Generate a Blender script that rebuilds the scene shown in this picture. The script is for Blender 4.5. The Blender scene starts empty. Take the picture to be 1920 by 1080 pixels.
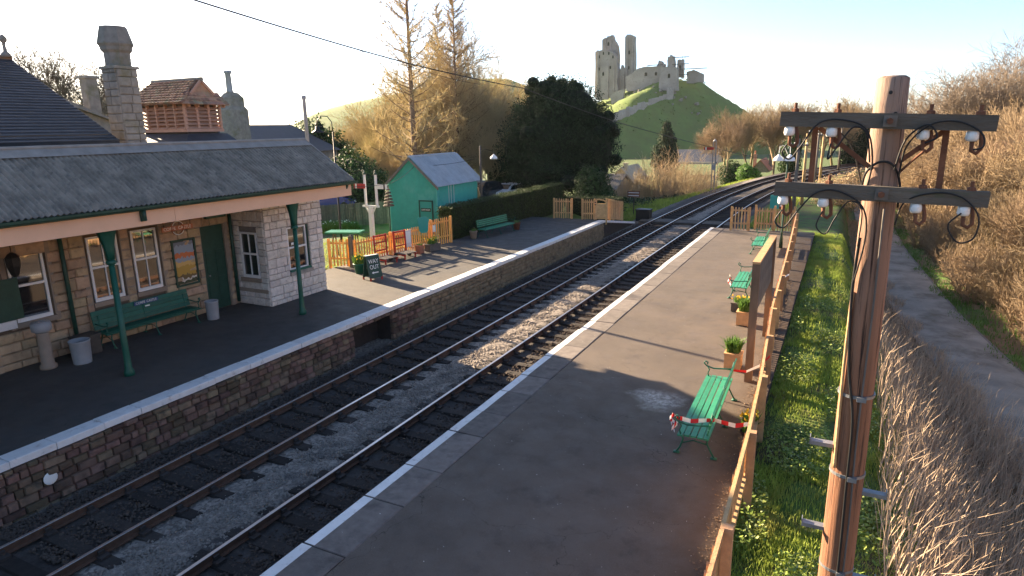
import bpy, math, random
import numpy as np
from mathutils import Vector, Matrix

random.seed(11)
rng = np.random.default_rng(11)
R = math.radians
SC = bpy.context.scene
COL = SC.collection

# ------------------------------------------------------------------ camera
# world: x to the right across the line, y along the line away from the camera, z up, platforms at z = 0
YAW, PITCH, ROLL = R(26.714), R(13.827), R(-0.96)
fw = Vector((-math.sin(YAW)*math.cos(PITCH), math.cos(YAW)*math.cos(PITCH), -math.sin(PITCH)))
rt = Vector((math.cos(YAW), math.sin(YAW), 0)); up = rt.cross(fw)
r2 = rt*math.cos(ROLL) + up*math.sin(ROLL); u2 = -rt*math.sin(ROLL) + up*math.cos(ROLL)
cam_d = bpy.data.cameras.new('camera'); cam = bpy.data.objects.new('camera', cam_d); COL.objects.link(cam)
cam.matrix_world = Matrix(((r2.x, u2.x, -fw.x, 0), (r2.y, u2.y, -fw.y, 0), (r2.z, u2.z, -fw.z, 5.756), (0, 0, 0, 1)))
cam_d.sensor_width = 36; cam_d.lens = 36*1224.5/1920; cam_d.clip_start = .05; cam_d.clip_end = 6000
SC.camera = cam

# ------------------------------------------------------------------ sky and sun
SUN_EL, SUN_AZ = 18.7, -73.0          # azimuth from the line's direction (+y), negative = left
w = bpy.data.worlds.new('World'); SC.world = w; w.use_nodes = True
nt = w.node_tree; bg = nt.nodes['Background']
sky = nt.nodes.new('ShaderNodeTexSky'); sky.sky_type = 'NISHITA'; sky.sun_disc = False
sky.sun_elevation = R(SUN_EL); sky.sun_rotation = R(SUN_AZ % 360)
sky.altitude = 1500; sky.air_density = .8; sky.dust_density = 2.6; sky.ozone_density = 1.6
nt.links.new(sky.outputs[0], bg.inputs[0]); bg.inputs[1].default_value = 0.057
sd = bpy.data.lights.new('sun', 'SUN'); so = bpy.data.objects.new('sun', sd); COL.objects.link(so)
sd.energy = 5.0; sd.angle = R(.53); sd.color = (1, .77, .52)
sdir = Vector((math.sin(R(SUN_AZ))*math.cos(R(SUN_EL)), math.cos(R(SUN_AZ))*math.cos(R(SUN_EL)), math.sin(R(SUN_EL))))
so.rotation_euler = sdir.to_track_quat('Z', 'Y').to_euler(); so.location = sdir*100
SC.view_settings.view_transform = 'Standard'; SC.view_settings.look = 'None'
SC.view_settings.exposure = 2.6; SC.view_settings.gamma = 1
SC.cycles.max_bounces = 6; SC.cycles.transparent_max_bounces = 8

# ------------------------------------------------------------------ materials
MATS = {}
def mat(name, col, rough=.85, var=.3, scale=3.0, bump=.2, bscale=45, rnd=0.0, col2=None, c2scale=1.2, c2=(.52, .68), metal=0.0, spec=.3, hue=0.0, stretch=None, coat=0.0, trans=0.0):
    m = bpy.data.materials.new(name); m.use_nodes = True; MATS[name] = m
    t = m.node_tree; N = t.nodes; L = t.links; b = N['Principled BSDF']
    geo = N.new('ShaderNodeNewGeometry'); pos = geo.outputs['Position']
    if stretch:
        mp = N.new('ShaderNodeMapping'); mp.inputs['Scale'].default_value = stretch; L.new(pos, mp.inputs['Vector']); pos = mp.outputs[0]
    n1 = N.new('ShaderNodeTexNoise'); n1.inputs['Scale'].default_value = scale; n1.inputs['Detail'].default_value = 7; n1.inputs['Roughness'].default_value = .62; L.new(pos, n1.inputs['Vector'])
    mr = N.new('ShaderNodeMapRange'); mr.inputs[1].default_value = .25; mr.inputs[2].default_value = .75; L.new(n1.outputs[0], mr.inputs[0])
    mx = N.new('ShaderNodeMix'); mx.data_type = 'RGBA'; L.new(mr.outputs[0], mx.inputs[0])
    mx.inputs[6].default_value = (*[max(0, c*(1-var)) for c in col], 1); mx.inputs[7].default_value = (*[min(1, c*(1+var)) for c in col], 1)
    out = mx.outputs[2]
    if col2:
        n2 = N.new('ShaderNodeTexNoise'); n2.inputs['Scale'].default_value = c2scale; n2.inputs['Detail'].default_value = 8; n2.inputs['Roughness'].default_value = .68; L.new(pos, n2.inputs['Vector'])
        m2 = N.new('ShaderNodeMapRange'); m2.inputs[1].default_value = c2[0]; m2.inputs[2].default_value = c2[1]; L.new(n2.outputs[0], m2.inputs[0])
        x2 = N.new('ShaderNodeMix'); x2.data_type = 'RGBA'; L.new(m2.outputs[0], x2.inputs[0]); L.new(out, x2.inputs[6]); x2.inputs[7].default_value = (*col2, 1); out = x2.outputs[2]
    if rnd or hue:
        oi = N.new('ShaderNodeObjectInfo'); hs = N.new('ShaderNodeHueSaturation')
        m3 = N.new('ShaderNodeMapRange'); m3.inputs[3].default_value = 1-rnd; m3.inputs[4].default_value = 1+rnd; L.new(oi.outputs['Random'], m3.inputs[0]); L.new(m3.outputs[0], hs.inputs['Value'])
        if hue:
            ml = N.new('ShaderNodeMath'); ml.operation = 'MULTIPLY'; ml.inputs[1].default_value = 7.31; L.new(oi.outputs['Random'], ml.inputs[0])
            fr = N.new('ShaderNodeMath'); fr.operation = 'FRACT'; L.new(ml.outputs[0], fr.inputs[0])
            m4 = N.new('ShaderNodeMapRange'); m4.inputs[3].default_value = .5-hue; m4.inputs[4].default_value = .5+hue; L.new(fr.outputs[0], m4.inputs[0]); L.new(m4.outputs[0], hs.inputs['Hue'])
        L.new(out, hs.inputs['Color']); out = hs.outputs[0]
    L.new(out, b.inputs['Base Color'])
    b.inputs['Roughness'].default_value = rough; b.inputs['Metallic'].default_value = metal
    b.inputs['Specular IOR Level'].default_value = spec; b.inputs['Coat Weight'].default_value = coat
    if trans:
        tr = N.new('ShaderNodeBsdfTranslucent'); L.new(out, tr.inputs[0]); ms = N.new('ShaderNodeMixShader'); ms.inputs[0].default_value = trans
        L.new(b.outputs[0], ms.inputs[1]); L.new(tr.outputs[0], ms.inputs[2]); L.new(ms.outputs[0], N['Material Output'].inputs[0])
    if bump:
        n4 = N.new('ShaderNodeTexNoise'); n4.inputs['Scale'].default_value = bscale; n4.inputs['Detail'].default_value = 5; L.new(pos, n4.inputs['Vector'])
        bp = N.new('ShaderNodeBump'); bp.inputs['Strength'].default_value = bump; bp.inputs['Distance'].default_value = .02
        L.new(n4.outputs[0], bp.inputs['Height']); L.new(bp.outputs[0], b.inputs['Normal'])
    return m

mat('coping', (.15, .13, .115), .9, .3, 5, .3, 60, rnd=.18, col2=(.09, .08, .07), c2scale=2)
mat('white_paint', (.66, .66, .64), .6, .12, 4, .15, 60, rnd=.06, col2=(.33, .31, .29), c2scale=5, c2=(.56, .72))
mat('white_clean', (.72, .71, .68), .5, .06, 6, .05)
mat('rubble', (.15, .10, .07), .92, .4, 4, .5, 40, rnd=.45, hue=.03, col2=(.05, .04, .032), c2scale=3)
mat('rubble_core', (.035, .028, .024), .95, .3, 5, .4, 40)
mat('limestone', (.60, .545, .48), .9, .22, 7, .5, 35, rnd=.16, hue=.012, col2=(.30, .26, .22), c2scale=9, c2=(.55, .7))
mat('limestone_joint', (.20, .175, .16), .95, .2, 8, .3)
mat('sandstone', (.39, .28, .175), .9, .25, 5, .45, 40, rnd=.2, hue=.015, col2=(.15, .105, .075), c2scale=4, c2=(.55, .72))
mat('sandstone_joint', (.13, .095, .065), .95, .2, 8, .3)
mat('dressed_stone', (.27, .215, .165), .9, .15, 5, .2, 50, rnd=.1)
mat('slate', (.036, .037, .042), .6, .3, 3, .2, 30, rnd=.25)
mat('roof_sheet', (.23, .205, .165), .9, .5, 2.6, .5, 45, rnd=.05, col2=(.12, .115, .10), c2scale=5, c2=(.52, .68))
mat('lead', (.26, .24, .21), .7, .25, 3, .2)
mat('fascia', (.74, .46, .30), .55, .08, 1.5, .06, 30)
mat('green_dark', (.018, .06, .042), .45, .25, 5, .08)
mat('green_paint', (.012, .085, .055), .4, .15, 6, .08, rnd=.06)
mat('green_bench', (.035, .22, .12), .45, .18, 6, .1, rnd=.12)
mat('green_old', (.015, .105, .07), .5, .2, 6, .1, rnd=.1)
mat('teal', (.045, .36, .29), .55, .16, 2.0, .06, rnd=.05, col2=(.09, .40, .34), c2scale=.8)
mat('teal_clean', (.035, .30, .25), .4, .05, 3, .02)
mat('shed_roof', (.34, .38, .40), .5, .2, 2, .1, rnd=.08)
mat('orange_wood', (.72, .36, .10), .6, .2, 5, .15, 40, rnd=.18, hue=.01)
mat('tan_wood', (.50, .31, .14), .75, .25, 6, .25, 40, rnd=.2, hue=.01)
mat('fence_right', (.44, .27, .135), .75, .25, 6, .25, 40, rnd=.2, hue=.012)
mat('brown_post', (.19, .12, .075), .85, .3, 6, .3, 40, rnd=.1, stretch=(1, 1, .3))
mat('dark_wood', (.10, .085, .07), .9, .3, 6, .3, rnd=.3)
mat('grey_wood', (.15, .13, .11), .9, .3, 5, .3, 40, rnd=.1, stretch=(1, 1, .3))
mat('arm_wood', (.115, .098, .078), .9, .4, 6, .5, 60, stretch=(.25, 1, 1), col2=(.05, .085, .03), c2scale=5, c2=(.6, .72))
mat('red_paint', (.38, .03, .025), .5, .2, 6, .08, rnd=.1)
mat('rust', (.16, .07, .04), .9, .35, 10, .3)
mat('rail_side', (.10, .052, .033), .9, .3, 8, .3)
mat('rail_top', (.55, .50, .46), .3, .15, 3, .03, metal=.85)
mat('sleeper', (.034, .028, .024), .92, .35, 6, .5, 40, rnd=.35)
mat('chair_iron', (.045, .035, .03), .9, .3, 10, .3)
mat('ballast', (.24, .205, .17), .95, .35, 14, .6, 25, rnd=.0, col2=(.11, .10, .095), c2scale=2, c2=(.5, .7))
mat('black_iron', (.018, .018, .018), .5, .2, 8, .1)
mat('cable', (.02, .02, .02), .6, .1, 8, 0)
mat('steel', (.27, .28, .29), .5, .25, 6, .15, metal=.6)
mat('bin_grey', (.30, .31, .32), .5, .12, 4, .1)
mat('porcelain', (.80, .79, .76), .2, .04, 6, 0, spec=.5)
mat('grass', (.07, .12, .024), .9, .5, 2.0, .6, 25, col2=(.09, .07, .04), c2scale=1.1, c2=(.5, .62))
mat('grass_far', (.12, .185, .042), .95, .3, .05, .5, .6, col2=(.11, .14, .04), c2scale=.12, c2=(.4, .7))
mat('grass_blade', (.30, .38, .07), .7, .45, 1.2, 0, spec=.2, trans=.3, col2=(.44, .42, .12), c2scale=.7)
mat('weed_leaf', (.22, .30, .06), .6, .5, 3, 0, spec=.3, trans=.25, col2=(.33, .36, .09), c2scale=2)
mat('reed', (.50, .38, .27), .8, .35, 3, 0, spec=.2, trans=.15, col2=(.34, .25, .18), c2scale=1.5)
mat('lane', (.27, .24, .20), .9, .3, .9, .4, 50, col2=(.15, .125, .095), c2scale=.7, c2=(.48, .66))
mat('hedge_leaf', (.030, .055, .012), .6, .5, 4, 0, spec=.25, trans=.2)
mat('yew_leaf', (.026, .046, .022), .8, .6, 1.0, 0, spec=.12, trans=.2)
mat('shrub_leaf', (.035, .07, .02), .6, .5, 1.5, 0, spec=.25, trans=.2)
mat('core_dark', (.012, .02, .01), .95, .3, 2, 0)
mat('twig_gold', (.60, .51, .31), .85, .3, .25, 0, spec=.05, hue=.014, rnd=.2, trans=.45)
mat('twig_brown', (.33, .25, .16), .85, .35, .2, 0, spec=.05, hue=.014, rnd=.22, trans=.2)
mat('twig_grey', (.26, .21, .16), .85, .3, .2, 0, spec=.05, rnd=.15, trans=.2)
mat('twig_tan', (.50, .40, .27), .85, .3, .3, 0, spec=.05, hue=.012, rnd=.2, trans=.35)
mat('bark', (.22, .15, .10), .9, .4, 3, .4, 12, rnd=.15)
mat('castle', (.33, .29, .25), .95, .3, .25, .7, 1.2, rnd=.08, col2=(.21, .19, .165), c2scale=.5)
mat('earth', (.16, .11, .07), .95, .3, 1, .5, 10)
mat('woodfloor', (.17, .115, .062), .95, .4, .5, .6, 6, col2=(.10, .08, .04), c2scale=.4)
mat('terracotta', (.42, .16, .09), .8, .25, 8, .2, rnd=.2, col2=(.22, .12, .08), c2scale=5)
mat('tile_roof', (.27, .16, .11), .9, .3, 5, .3, rnd=.35, hue=.015, col2=(.20, .19, .12), c2scale=3)
mat('louvre', (.45, .26, .18), .6, .15, 4, .1, rnd=.1)
mat('cottage_wall', (.45, .38, .29), .9, .2, 2, .3)
mat('slate_far', (.085, .095, .115), .7, .25, 1, .2)
mat('tile_far', (.40, .17, .10), .85, .25, 2, .2)
mat('moss_stone', (.24, .22, .19), .95, .3, 4, .4, 25, rnd=.15, col2=(.17, .16, .10), c2scale=1.5)
mat('blue_car', (.015, .05, .22), .25, .05, 2, 0, coat=.6, spec=.5)
mat('dark_car', (.03, .035, .04), .25, .05, 2, 0, coat=.6, spec=.5)
mat('white_car', (.7, .7, .7), .3, .04, 2, 0, coat=.5, spec=.5)
mat('tyre', (.02, .02, .02), .9, .1, 4, 0)
mat('flower_yellow', (.75, .50, .04), .6, .15, 8, 0, trans=.2)
mat('flower_white', (.8, .8, .7), .6, .1, 8, 0, trans=.2)
mat('tape_red', (.65, .03, .035), .4, .05, 3, 0, trans=.25)
mat('tape_white', (.82, .80, .78), .4, .04, 3, 0, trans=.25)
mat('sign_white', (.78, .77, .72), .5, .03, 3, 0)
mat('plate_blue', (.03, .07, .16), .4, .05, 3, 0)
mat('notice', (.65, .62, .58), .6, .1, 30, 0)
mat('leaf_plant', (.10, .20, .035), .6, .35, 6, 0, trans=.25)
mat('soil', (.05, .035, .025), .95, .3, 8, .3)
mat('rust_leaf', (.30, .075, .035), .9, .4, 6, .2)
def glassmat(name, col=(.012, .012, .013)):
    m = bpy.data.materials.new(name); m.use_nodes = True; MATS[name] = m; b = m.node_tree.nodes['Principled BSDF']
    b.inputs['Base Color'].default_value = (*col, 1); b.inputs['Roughness'].default_value = .03; b.inputs['IOR'].default_value = 1.9; b.inputs['Specular IOR Level'].default_value = .9
glassmat('glass'); glassmat('car_glass', (.02, .022, .025))
def postermat():                                   # flat print: sky, a band of red cliff, sunlit downs, title strip
    m = bpy.data.materials.new('poster_print'); m.use_nodes = True; MATS['poster_print'] = m; t = m.node_tree; N = t.nodes; L = t.links; b = N['Principled BSDF']
    tc = N.new('ShaderNodeTexCoord'); sx = N.new('ShaderNodeSeparateXYZ'); L.new(tc.outputs['Generated'], sx.inputs[0])
    nz = N.new('ShaderNodeTexNoise'); nz.inputs['Scale'].default_value = 5; nz.inputs['Detail'].default_value = 5; L.new(tc.outputs['Generated'], nz.inputs['Vector'])
    a = N.new('ShaderNodeMath'); a.operation = 'MULTIPLY_ADD'; a.inputs[1].default_value = .28; L.new(nz.outputs[0], a.inputs[0]); L.new(sx.outputs[2], a.inputs[2])
    s = N.new('ShaderNodeMath'); s.operation = 'SUBTRACT'; s.inputs[1].default_value = .14; L.new(a.outputs[0], s.inputs[0])
    cr = N.new('ShaderNodeValToRGB'); L.new(s.outputs[0], cr.inputs[0]); e = cr.color_ramp; e.interpolation = 'CONSTANT'
    stops = [(0, (.03, .05, .03)), (.08, (.6, .57, .5)), (.13, (.13, .09, .04)), (.2, (.42, .26, .05)), (.42, (.55, .36, .12)), (.55, (.25, .3, .36)), (.62, (.5, .13, .05)), (.74, (.2, .28, .38)), (.9, (.12, .16, .22))]
    e.elements[0].color = (*stops[0][1], 1); e.elements[1].position = stops[1][0]; e.elements[1].color = (*stops[1][1], 1)
    for p, c in stops[2:]: k = e.elements.new(p); k.color = (*c, 1)
    L.new(cr.outputs[0], b.inputs['Base Color']); b.inputs['Roughness'].default_value = .25
postermat()

# ------------------------------------------------------------------ mesh helpers
class MB:
    def __init__(s): s.v = []; s.f = []
    def add(s, vs, fs):
        o = len(s.v); s.v += [tuple(v) for v in vs]; s.f += [tuple(i+o for i in f) for f in fs]; return s
    def box(s, x0, x1, y0, y1, z0, z1):
        return s.add([(x0,y0,z0),(x1,y0,z0),(x1,y1,z0),(x0,y1,z0),(x0,y0,z1),(x1,y0,z1),(x1,y1,z1),(x0,y1,z1)],
                     [(0,3,2,1),(4,5,6,7),(0,1,5,4),(1,2,6,5),(2,3,7,6),(3,0,4,7)])
    def bar(s, p, q, w, h, upv=(0, 0, 1)):
        p, q = Vector(p), Vector(q); d = (q-p).normalized(); u = Vector(upv)
        if abs(d.dot(u)) > .98: u = Vector((1, 0, 0))
        a = d.cross(u).normalized()*w/2; b = a.cross(d).normalized()*h/2
        return s.add([p-a-b, p+a-b, p+a+b, p-a+b, q-a-b, q+a-b, q+a+b, q-a+b], [(0,1,2,3),(7,6,5,4),(0,4,5,1),(1,5,6,2),(2,6,7,3),(3,7,4,0)])
    def tube(s, pts, r, n=6, cap=True):
        pts = [Vector(p) for p in pts]; k = len(pts); rs = r if isinstance(r, (list, tuple)) else [r]*k; vs = []; fs = []
        t0 = (pts[1]-pts[0]).normalized(); ref = Vector((0, 0, 1)) if abs(t0.z) < .9 else Vector((1, 0, 0)); a = t0.cross(ref).normalized()
        for i, p in enumerate(pts):
            t = (pts[min(i+1, k-1)]-pts[max(i-1, 0)]).normalized(); a = (a-t*a.dot(t)).normalized(); b = t.cross(a)
            for j in range(n):
                c = 2*math.pi*j/n; vs.append(p+(a*math.cos(c)+b*math.sin(c))*rs[i])
        for i in range(k-1):
            for j in range(n): fs.append((i*n+j, i*n+(j+1) % n, (i+1)*n+(j+1) % n, (i+1)*n+j))
        if cap: fs.append(tuple(range(n-1, -1, -1))); fs.append(tuple((k-1)*n+j for j in range(n)))
        return s.add(vs, fs)
    def lathe(s, prof, c=(0, 0, 0), n=16):
        vs = []; fs = []; k = len(prof)
        for r, z in prof:
            for j in range(n): a = 2*math.pi*(j+.5)/n; vs.append((c[0]+r*math.cos(a), c[1]+r*math.sin(a), c[2]+z))
        for i in range(k-1):
            for j in range(n): fs.append((i*n+j, i*n+(j+1) % n, (i+1)*n+(j+1) % n, (i+1)*n+j))
        fs.append(tuple(range(n-1, -1, -1))); fs.append(tuple((k-1)*n+j for j in range(n)))
        return s.add(vs, fs)
    def prism(s, poly, fn, a, b):          # poly of 2-D points, fn(u, v, t) -> xyz
        n = len(poly); vs = [fn(u, v, a) for u, v in poly]+[fn(u, v, b) for u, v in poly]
        return s.add(vs, [tuple(range(n-1, -1, -1)), tuple(range(n, 2*n))]+[(i, (i+1) % n, n+(i+1) % n, n+i) for i in range(n)])
    def mesh(s, name, m, smooth=False):
        me = bpy.data.meshes.new(name); me.from_pydata(s.v, [], s.f)
        for q in ([m] if isinstance(m, str) else m): me.materials.append(MATS[q])
        if smooth: me.polygons.foreach_set('use_smooth', [True]*len(me.polygons))
        me.validate(); me.update(); return me
    def build(s, name, m, parent=None, smooth=False, loc=(0, 0, 0), rz=0):
        return link(name, s.mesh(name, m, smooth), parent, loc, rz)

def link(name, me, parent=None, loc=(0, 0, 0), rz=0, scale=None, rot=None):
    o = bpy.data.objects.new(name, me); COL.objects.link(o); o.location = loc; o.rotation_euler = rot or (0, 0, rz)
    if scale: o.scale = scale
    if parent: o.parent = parent
    return o
def tag(o, label=None, cat=None, group=None, kind=None):
    if label: o['label'] = label
    if cat: o['category'] = cat
    if group: o['group'] = group
    if kind: o['kind'] = kind
    return o
def T(name, label, cat, loc=(0, 0, 0), rz=0, group=None):
    return tag(link(name, None, None, loc, rz), label, cat, group)
def struct(o, label=None): return tag(o, label, None, None, 'structure')
def copy_tree(o, loc=None, rz=None, parent=None, scale=None, **kw):
    c = o.copy(); COL.objects.link(c); c.parent = parent
    if loc is not None: c.location = loc
    if rz is not None: c.rotation_euler = (0, 0, rz)
    if scale: c.scale = scale
    for ch in list(o.children): copy_tree(ch, parent=c)
    tag(c, **kw); return c
def npmesh(name, V, F, m, smooth=False):
    me = bpy.data.meshes.new(name); V = np.asarray(V, np.float32); F = np.asarray(F, np.int32); k = F.shape[1]
    me.vertices.add(len(V)); me.vertices.foreach_set('co', V.ravel()); me.loops.add(F.size); me.loops.foreach_set('vertex_index', F.ravel())
    me.polygons.add(len(F)); me.polygons.foreach_set('loop_start', np.arange(0, F.size, k, dtype=np.int32)); me.polygons.foreach_set('loop_total', np.full(len(F), k, np.int32))
    me.materials.append(MATS[m])
    if smooth: me.polygons.foreach_set('use_smooth', [True]*len(F))
    me.update(calc_edges=True); return me
def textpart(txt, size, m, parent, loc, rot, align='CENTER', depth=.002, name='lettering', sx=1.0):
    c = bpy.data.curves.new(name, 'FONT'); c.body = txt; c.size = size; c.align_x = align; c.align_y = 'CENTER'; c.extrude = depth; c.space_line = .9
    o = bpy.data.objects.new('tmp', c); COL.objects.link(o); dg = bpy.context.evaluated_depsgraph_get(); me = bpy.data.meshes.new_from_object(o.evaluated_get(dg)); bpy.data.objects.remove(o)
    me.name = name; me.materials.clear(); me.materials.append(MATS[m]); return link(name, me, parent, loc, 0, (sx, 1, 1), rot)

# chamfered blocks shared by all masonry
def block_mesh(name, m, seed, ch=.06, jit=.02):
    r = random.Random(seed); b = MB(); j = lambda: r.uniform(-jit, jit)
    back = [(-.5, -.5, -.5), (.5, -.5, -.5), (.5, -.5, .5), (-.5, -.5, .5)]; mid = [(x+j()*.5, .2, z+j()*.5) for x, _, z in back]
    fr = [(x*(1-2*ch)+j(), .5+j()*3, z*(1-2*ch*1.8)+j()) for x, _, z in back]
    fc = (j()*6, .5+abs(j())*6, j()*6)
    b.add(back+mid+fr+[fc], [(0, 1, 2, 3)]+[(i, 4+i, 4+(i+1) % 4, (i+1) % 4) for i in range(4)]+[(4+i, 8+i, 8+(i+1) % 4, 4+(i+1) % 4) for i in range(4)]+[(8+i, 12, 8+(i+1) % 4) for i in range(4)])
    return b.mesh(name, m)
BLK = {}
def blocks(m):
    if m not in BLK: BLK[m] = [block_mesh('stone', m, sum(map(ord, m))+i) for i in range(6)]
    return BLK[m]
def stone_wall(parent, org, ang, length, height, m, ch=(.2, .3), bl=(.25, .55), depth=.06, holes=(), gap=.014, name='stone', proud=.012, seed=1, limit=None):
    """courses of separate blocks; u along ang, outward normal 90 degrees clockwise from u"""
    r = random.Random(seed); u = Vector((math.cos(ang), math.sin(ang), 0)); n = Vector((u.y, -u.x, 0)); z = 0; out = []
    while z < height-.03:
        h = min(r.uniform(*ch), height-z)
        if height-z-h < .1: h = height-z
        segs = [(0, length)]
        for (a, b, c, d) in holes:
            if z+h*.5 > c and z+h*.5 < d:
                segs = [t for s0, s1 in segs for t in ((s0, min(s1, a)), (max(s0, b), s1)) if t[1]-t[0] > .03]
        for s0, s1 in segs:
            x = s0
            while x < s1-.01:
                l = min(r.uniform(*bl), s1-x)
                if s1-x-l < bl[0]*.5: l = s1-x
                out.append((x+l/2, z+h/2, l-gap, h-gap, r.uniform(0, proud))); x += l
        z += h
    res = []
    for (cu, cz, l, h, pr) in out:
        p = Vector(org)+u*cu+n*(pr); p.z = org[2]+cz
        res.append((p, l, h))
    for i, (p, l, h) in enumerate(res):
        if limit is not None and i >= limit: break
        link(name, r.choice(blocks(m)), parent, p, 0, (l, depth, h), (0, 0, ang+math.pi))
    return res

def tarmac(name, base, warm, dark, patch):
    m = mat(name, base, .85, .22, .8, 0); t = m.node_tree; N = t.nodes; L = t.links; b = N['Principled BSDF']; src = b.inputs['Base Color'].links[0].from_socket
    pos = N.new('ShaderNodeNewGeometry').outputs['Position']
    def noise(s, d=6, ro=.6): n = N.new('ShaderNodeTexNoise'); n.inputs['Scale'].default_value = s; n.inputs['Detail'].default_value = d; n.inputs['Roughness'].default_value = ro; L.new(pos, n.inputs['Vector']); return n.outputs[0]
    def rng_(o, a, c): r = N.new('ShaderNodeMapRange'); r.inputs[1].default_value = a; r.inputs[2].default_value = c; L.new(o, r.inputs[0]); return r.outputs[0]
    def mix(f, a, col): x = N.new('ShaderNodeMix'); x.data_type = 'RGBA'; L.new(f, x.inputs[0]); L.new(a, x.inputs[6]); x.inputs[7].default_value = (*col, 1); return x.outputs[2]
    o = mix(rng_(noise(.45, 7), .45, .7), src, warm)
    o = mix(rng_(noise(1.7, 8, .7), .54, .70), o, dark)
    o = mix(rng_(noise(75, 3, .8), .60, .74), o, patch)            # pale chippings
    o = mix(rng_(noise(110, 2, .8), .62, .72), o, tuple(c*.35 for c in dark))
    vo = N.new('ShaderNodeTexVoronoi'); vo.feature = 'DISTANCE_TO_EDGE'; vo.inputs['Scale'].default_value = .3; vo.inputs['Randomness'].default_value = 1
    nv = N.new('ShaderNodeTexNoise'); nv.inputs['Scale'].default_value = 1.3; nv.inputs['Detail'].default_value = 6; L.new(pos, nv.inputs['Vector'])
    am = N.new('ShaderNodeVectorMath'); am.operation = 'MULTIPLY_ADD'; am.inputs[1].default_value = (1.4, 1.4, 0); L.new(nv.outputs['Color'], am.inputs[0]); L.new(pos, am.inputs[2]); L.new(am.outputs[0], vo.inputs['Vector'])
    cr = N.new('ShaderNodeMath'); cr.operation = 'LESS_THAN'; cr.inputs[1].default_value = .0007; L.new(vo.outputs['Distance'], cr.inputs[0])
    o = mix(cr.outputs[0], o, tuple(c*.45 for c in dark))
    if name == 'asphalt_right':        # salt bloom where a puddle dries, and brown leaf dirt against the fence
        dv = N.new('ShaderNodeVectorMath'); dv.operation = 'DISTANCE'; dv.inputs[1].default_value = (-2.45, 13.85, 0); L.new(am.outputs[0], dv.inputs[0]); ad = N.new('ShaderNodeMath'); ad.operation = 'ADD'; L.new(dv.outputs['Value'], ad.inputs[0]); ad.inputs[1].default_value = -.18
        rs = N.new('ShaderNodeMapRange'); rs.inputs[1].default_value = .5; rs.inputs[2].default_value = .0; rs.inputs[4].default_value = .9; L.new(ad.outputs[0], rs.inputs[0]); ml = N.new('ShaderNodeMath'); ml.operation = 'MULTIPLY'; L.new(rs.outputs[0], ml.inputs[0]); L.new(rng_(noise(9, 8, .75), .35, .6), ml.inputs[1]); o = mix(ml.outputs[0], o, (.46, .44, .41))
        sx = N.new('ShaderNodeSeparateXYZ'); L.new(pos, sx.inputs[0]); a2 = N.new('ShaderNodeMath'); a2.operation = 'MULTIPLY_ADD'; a2.inputs[1].default_value = 1.3; L.new(noise(2.2, 7, .7), a2.inputs[0]); L.new(sx.outputs[0], a2.inputs[2]); o = mix(rng_(a2.outputs[0], -1.1, -.5), o, (.08, .055, .038))
    L.new(o, b.inputs['Base Color'])
    bp = N.new('ShaderNodeBump'); bp.inputs['Strength'].default_value = .5; bp.inputs['Distance'].default_value = .012; L.new(noise(70, 4, .7), bp.inputs['Height']); L.new(bp.outputs[0], b.inputs['Normal'])
    rr_ = rng_(noise(2.0, 5), .3, .7); mr2 = N.new('ShaderNodeMapRange'); mr2.inputs[3].default_value = .62; mr2.inputs[4].default_value = .95; L.new(rr_, mr2.inputs[0]); L.new(mr2.outputs[0], b.inputs['Roughness'])
tarmac('asphalt_right', (.096, .078, .063), (.122, .098, .078), (.07, .058, .048), (.19, .17, .145))
tarmac('asphalt_left', (.068, .065, .060), (.088, .078, .066), (.05, .047, .043), (.13, .12, .11))
# weathered pole: silvered top, creosote brown lower down, long drying cracks
def polewood():
    m = mat('pole_wood', (.28, .13, .07), .85, .35, 7, 0, stretch=(1, 1, .09)); t = m.node_tree; N = t.nodes; L = t.links; b = N['Principled BSDF']; src = b.inputs['Base Color'].links[0].from_socket
    g = N.new('ShaderNodeNewGeometry').outputs['Position']; sx = N.new('ShaderNodeSeparateXYZ'); L.new(g, sx.inputs[0]); mr = N.new('ShaderNodeMapRange'); mr.inputs[1].default_value = 3.9; mr.inputs[2].default_value = 5.9; L.new(sx.outputs[2], mr.inputs[0])
    x = N.new('ShaderNodeMix'); x.data_type = 'RGBA'; ml = N.new('ShaderNodeMath'); ml.operation = 'MULTIPLY'; ml.inputs[1].default_value = .75; L.new(mr.outputs[0], ml.inputs[0]); L.new(ml.outputs[0], x.inputs[0]); L.new(src, x.inputs[6]); x.inputs[7].default_value = (.30, .225, .18, 1)
    mp = N.new('ShaderNodeMapping'); mp.inputs['Scale'].default_value = (26, 26, .7); L.new(g, mp.inputs[0]); n = N.new('ShaderNodeTexNoise'); n.inputs['Scale'].default_value = 1.6; n.inputs['Detail'].default_value = 7; n.inputs['Roughness'].default_value = .7; L.new(mp.outputs[0], n.inputs['Vector'])
    r = N.new('ShaderNodeMapRange'); r.inputs[1].default_value = .36; r.inputs[2].default_value = .47; L.new(n.outputs[0], r.inputs[0]); y = N.new('ShaderNodeMix'); y.data_type = 'RGBA'; L.new(r.outputs[0], y.inputs[0]); y.inputs[6].default_value = (.045, .025, .018, 1); L.new(x.outputs[2], y.inputs[7]); L.new(y.outputs[2], b.inputs['Base Color'])
    bp = N.new('ShaderNodeBump'); bp.inputs['Strength'].default_value = 1; bp.inputs['Distance'].default_value = .012; L.new(n.outputs[0], bp.inputs['Height']); L.new(bp.outputs[0], b.inputs['Normal'])
polewood()

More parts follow.
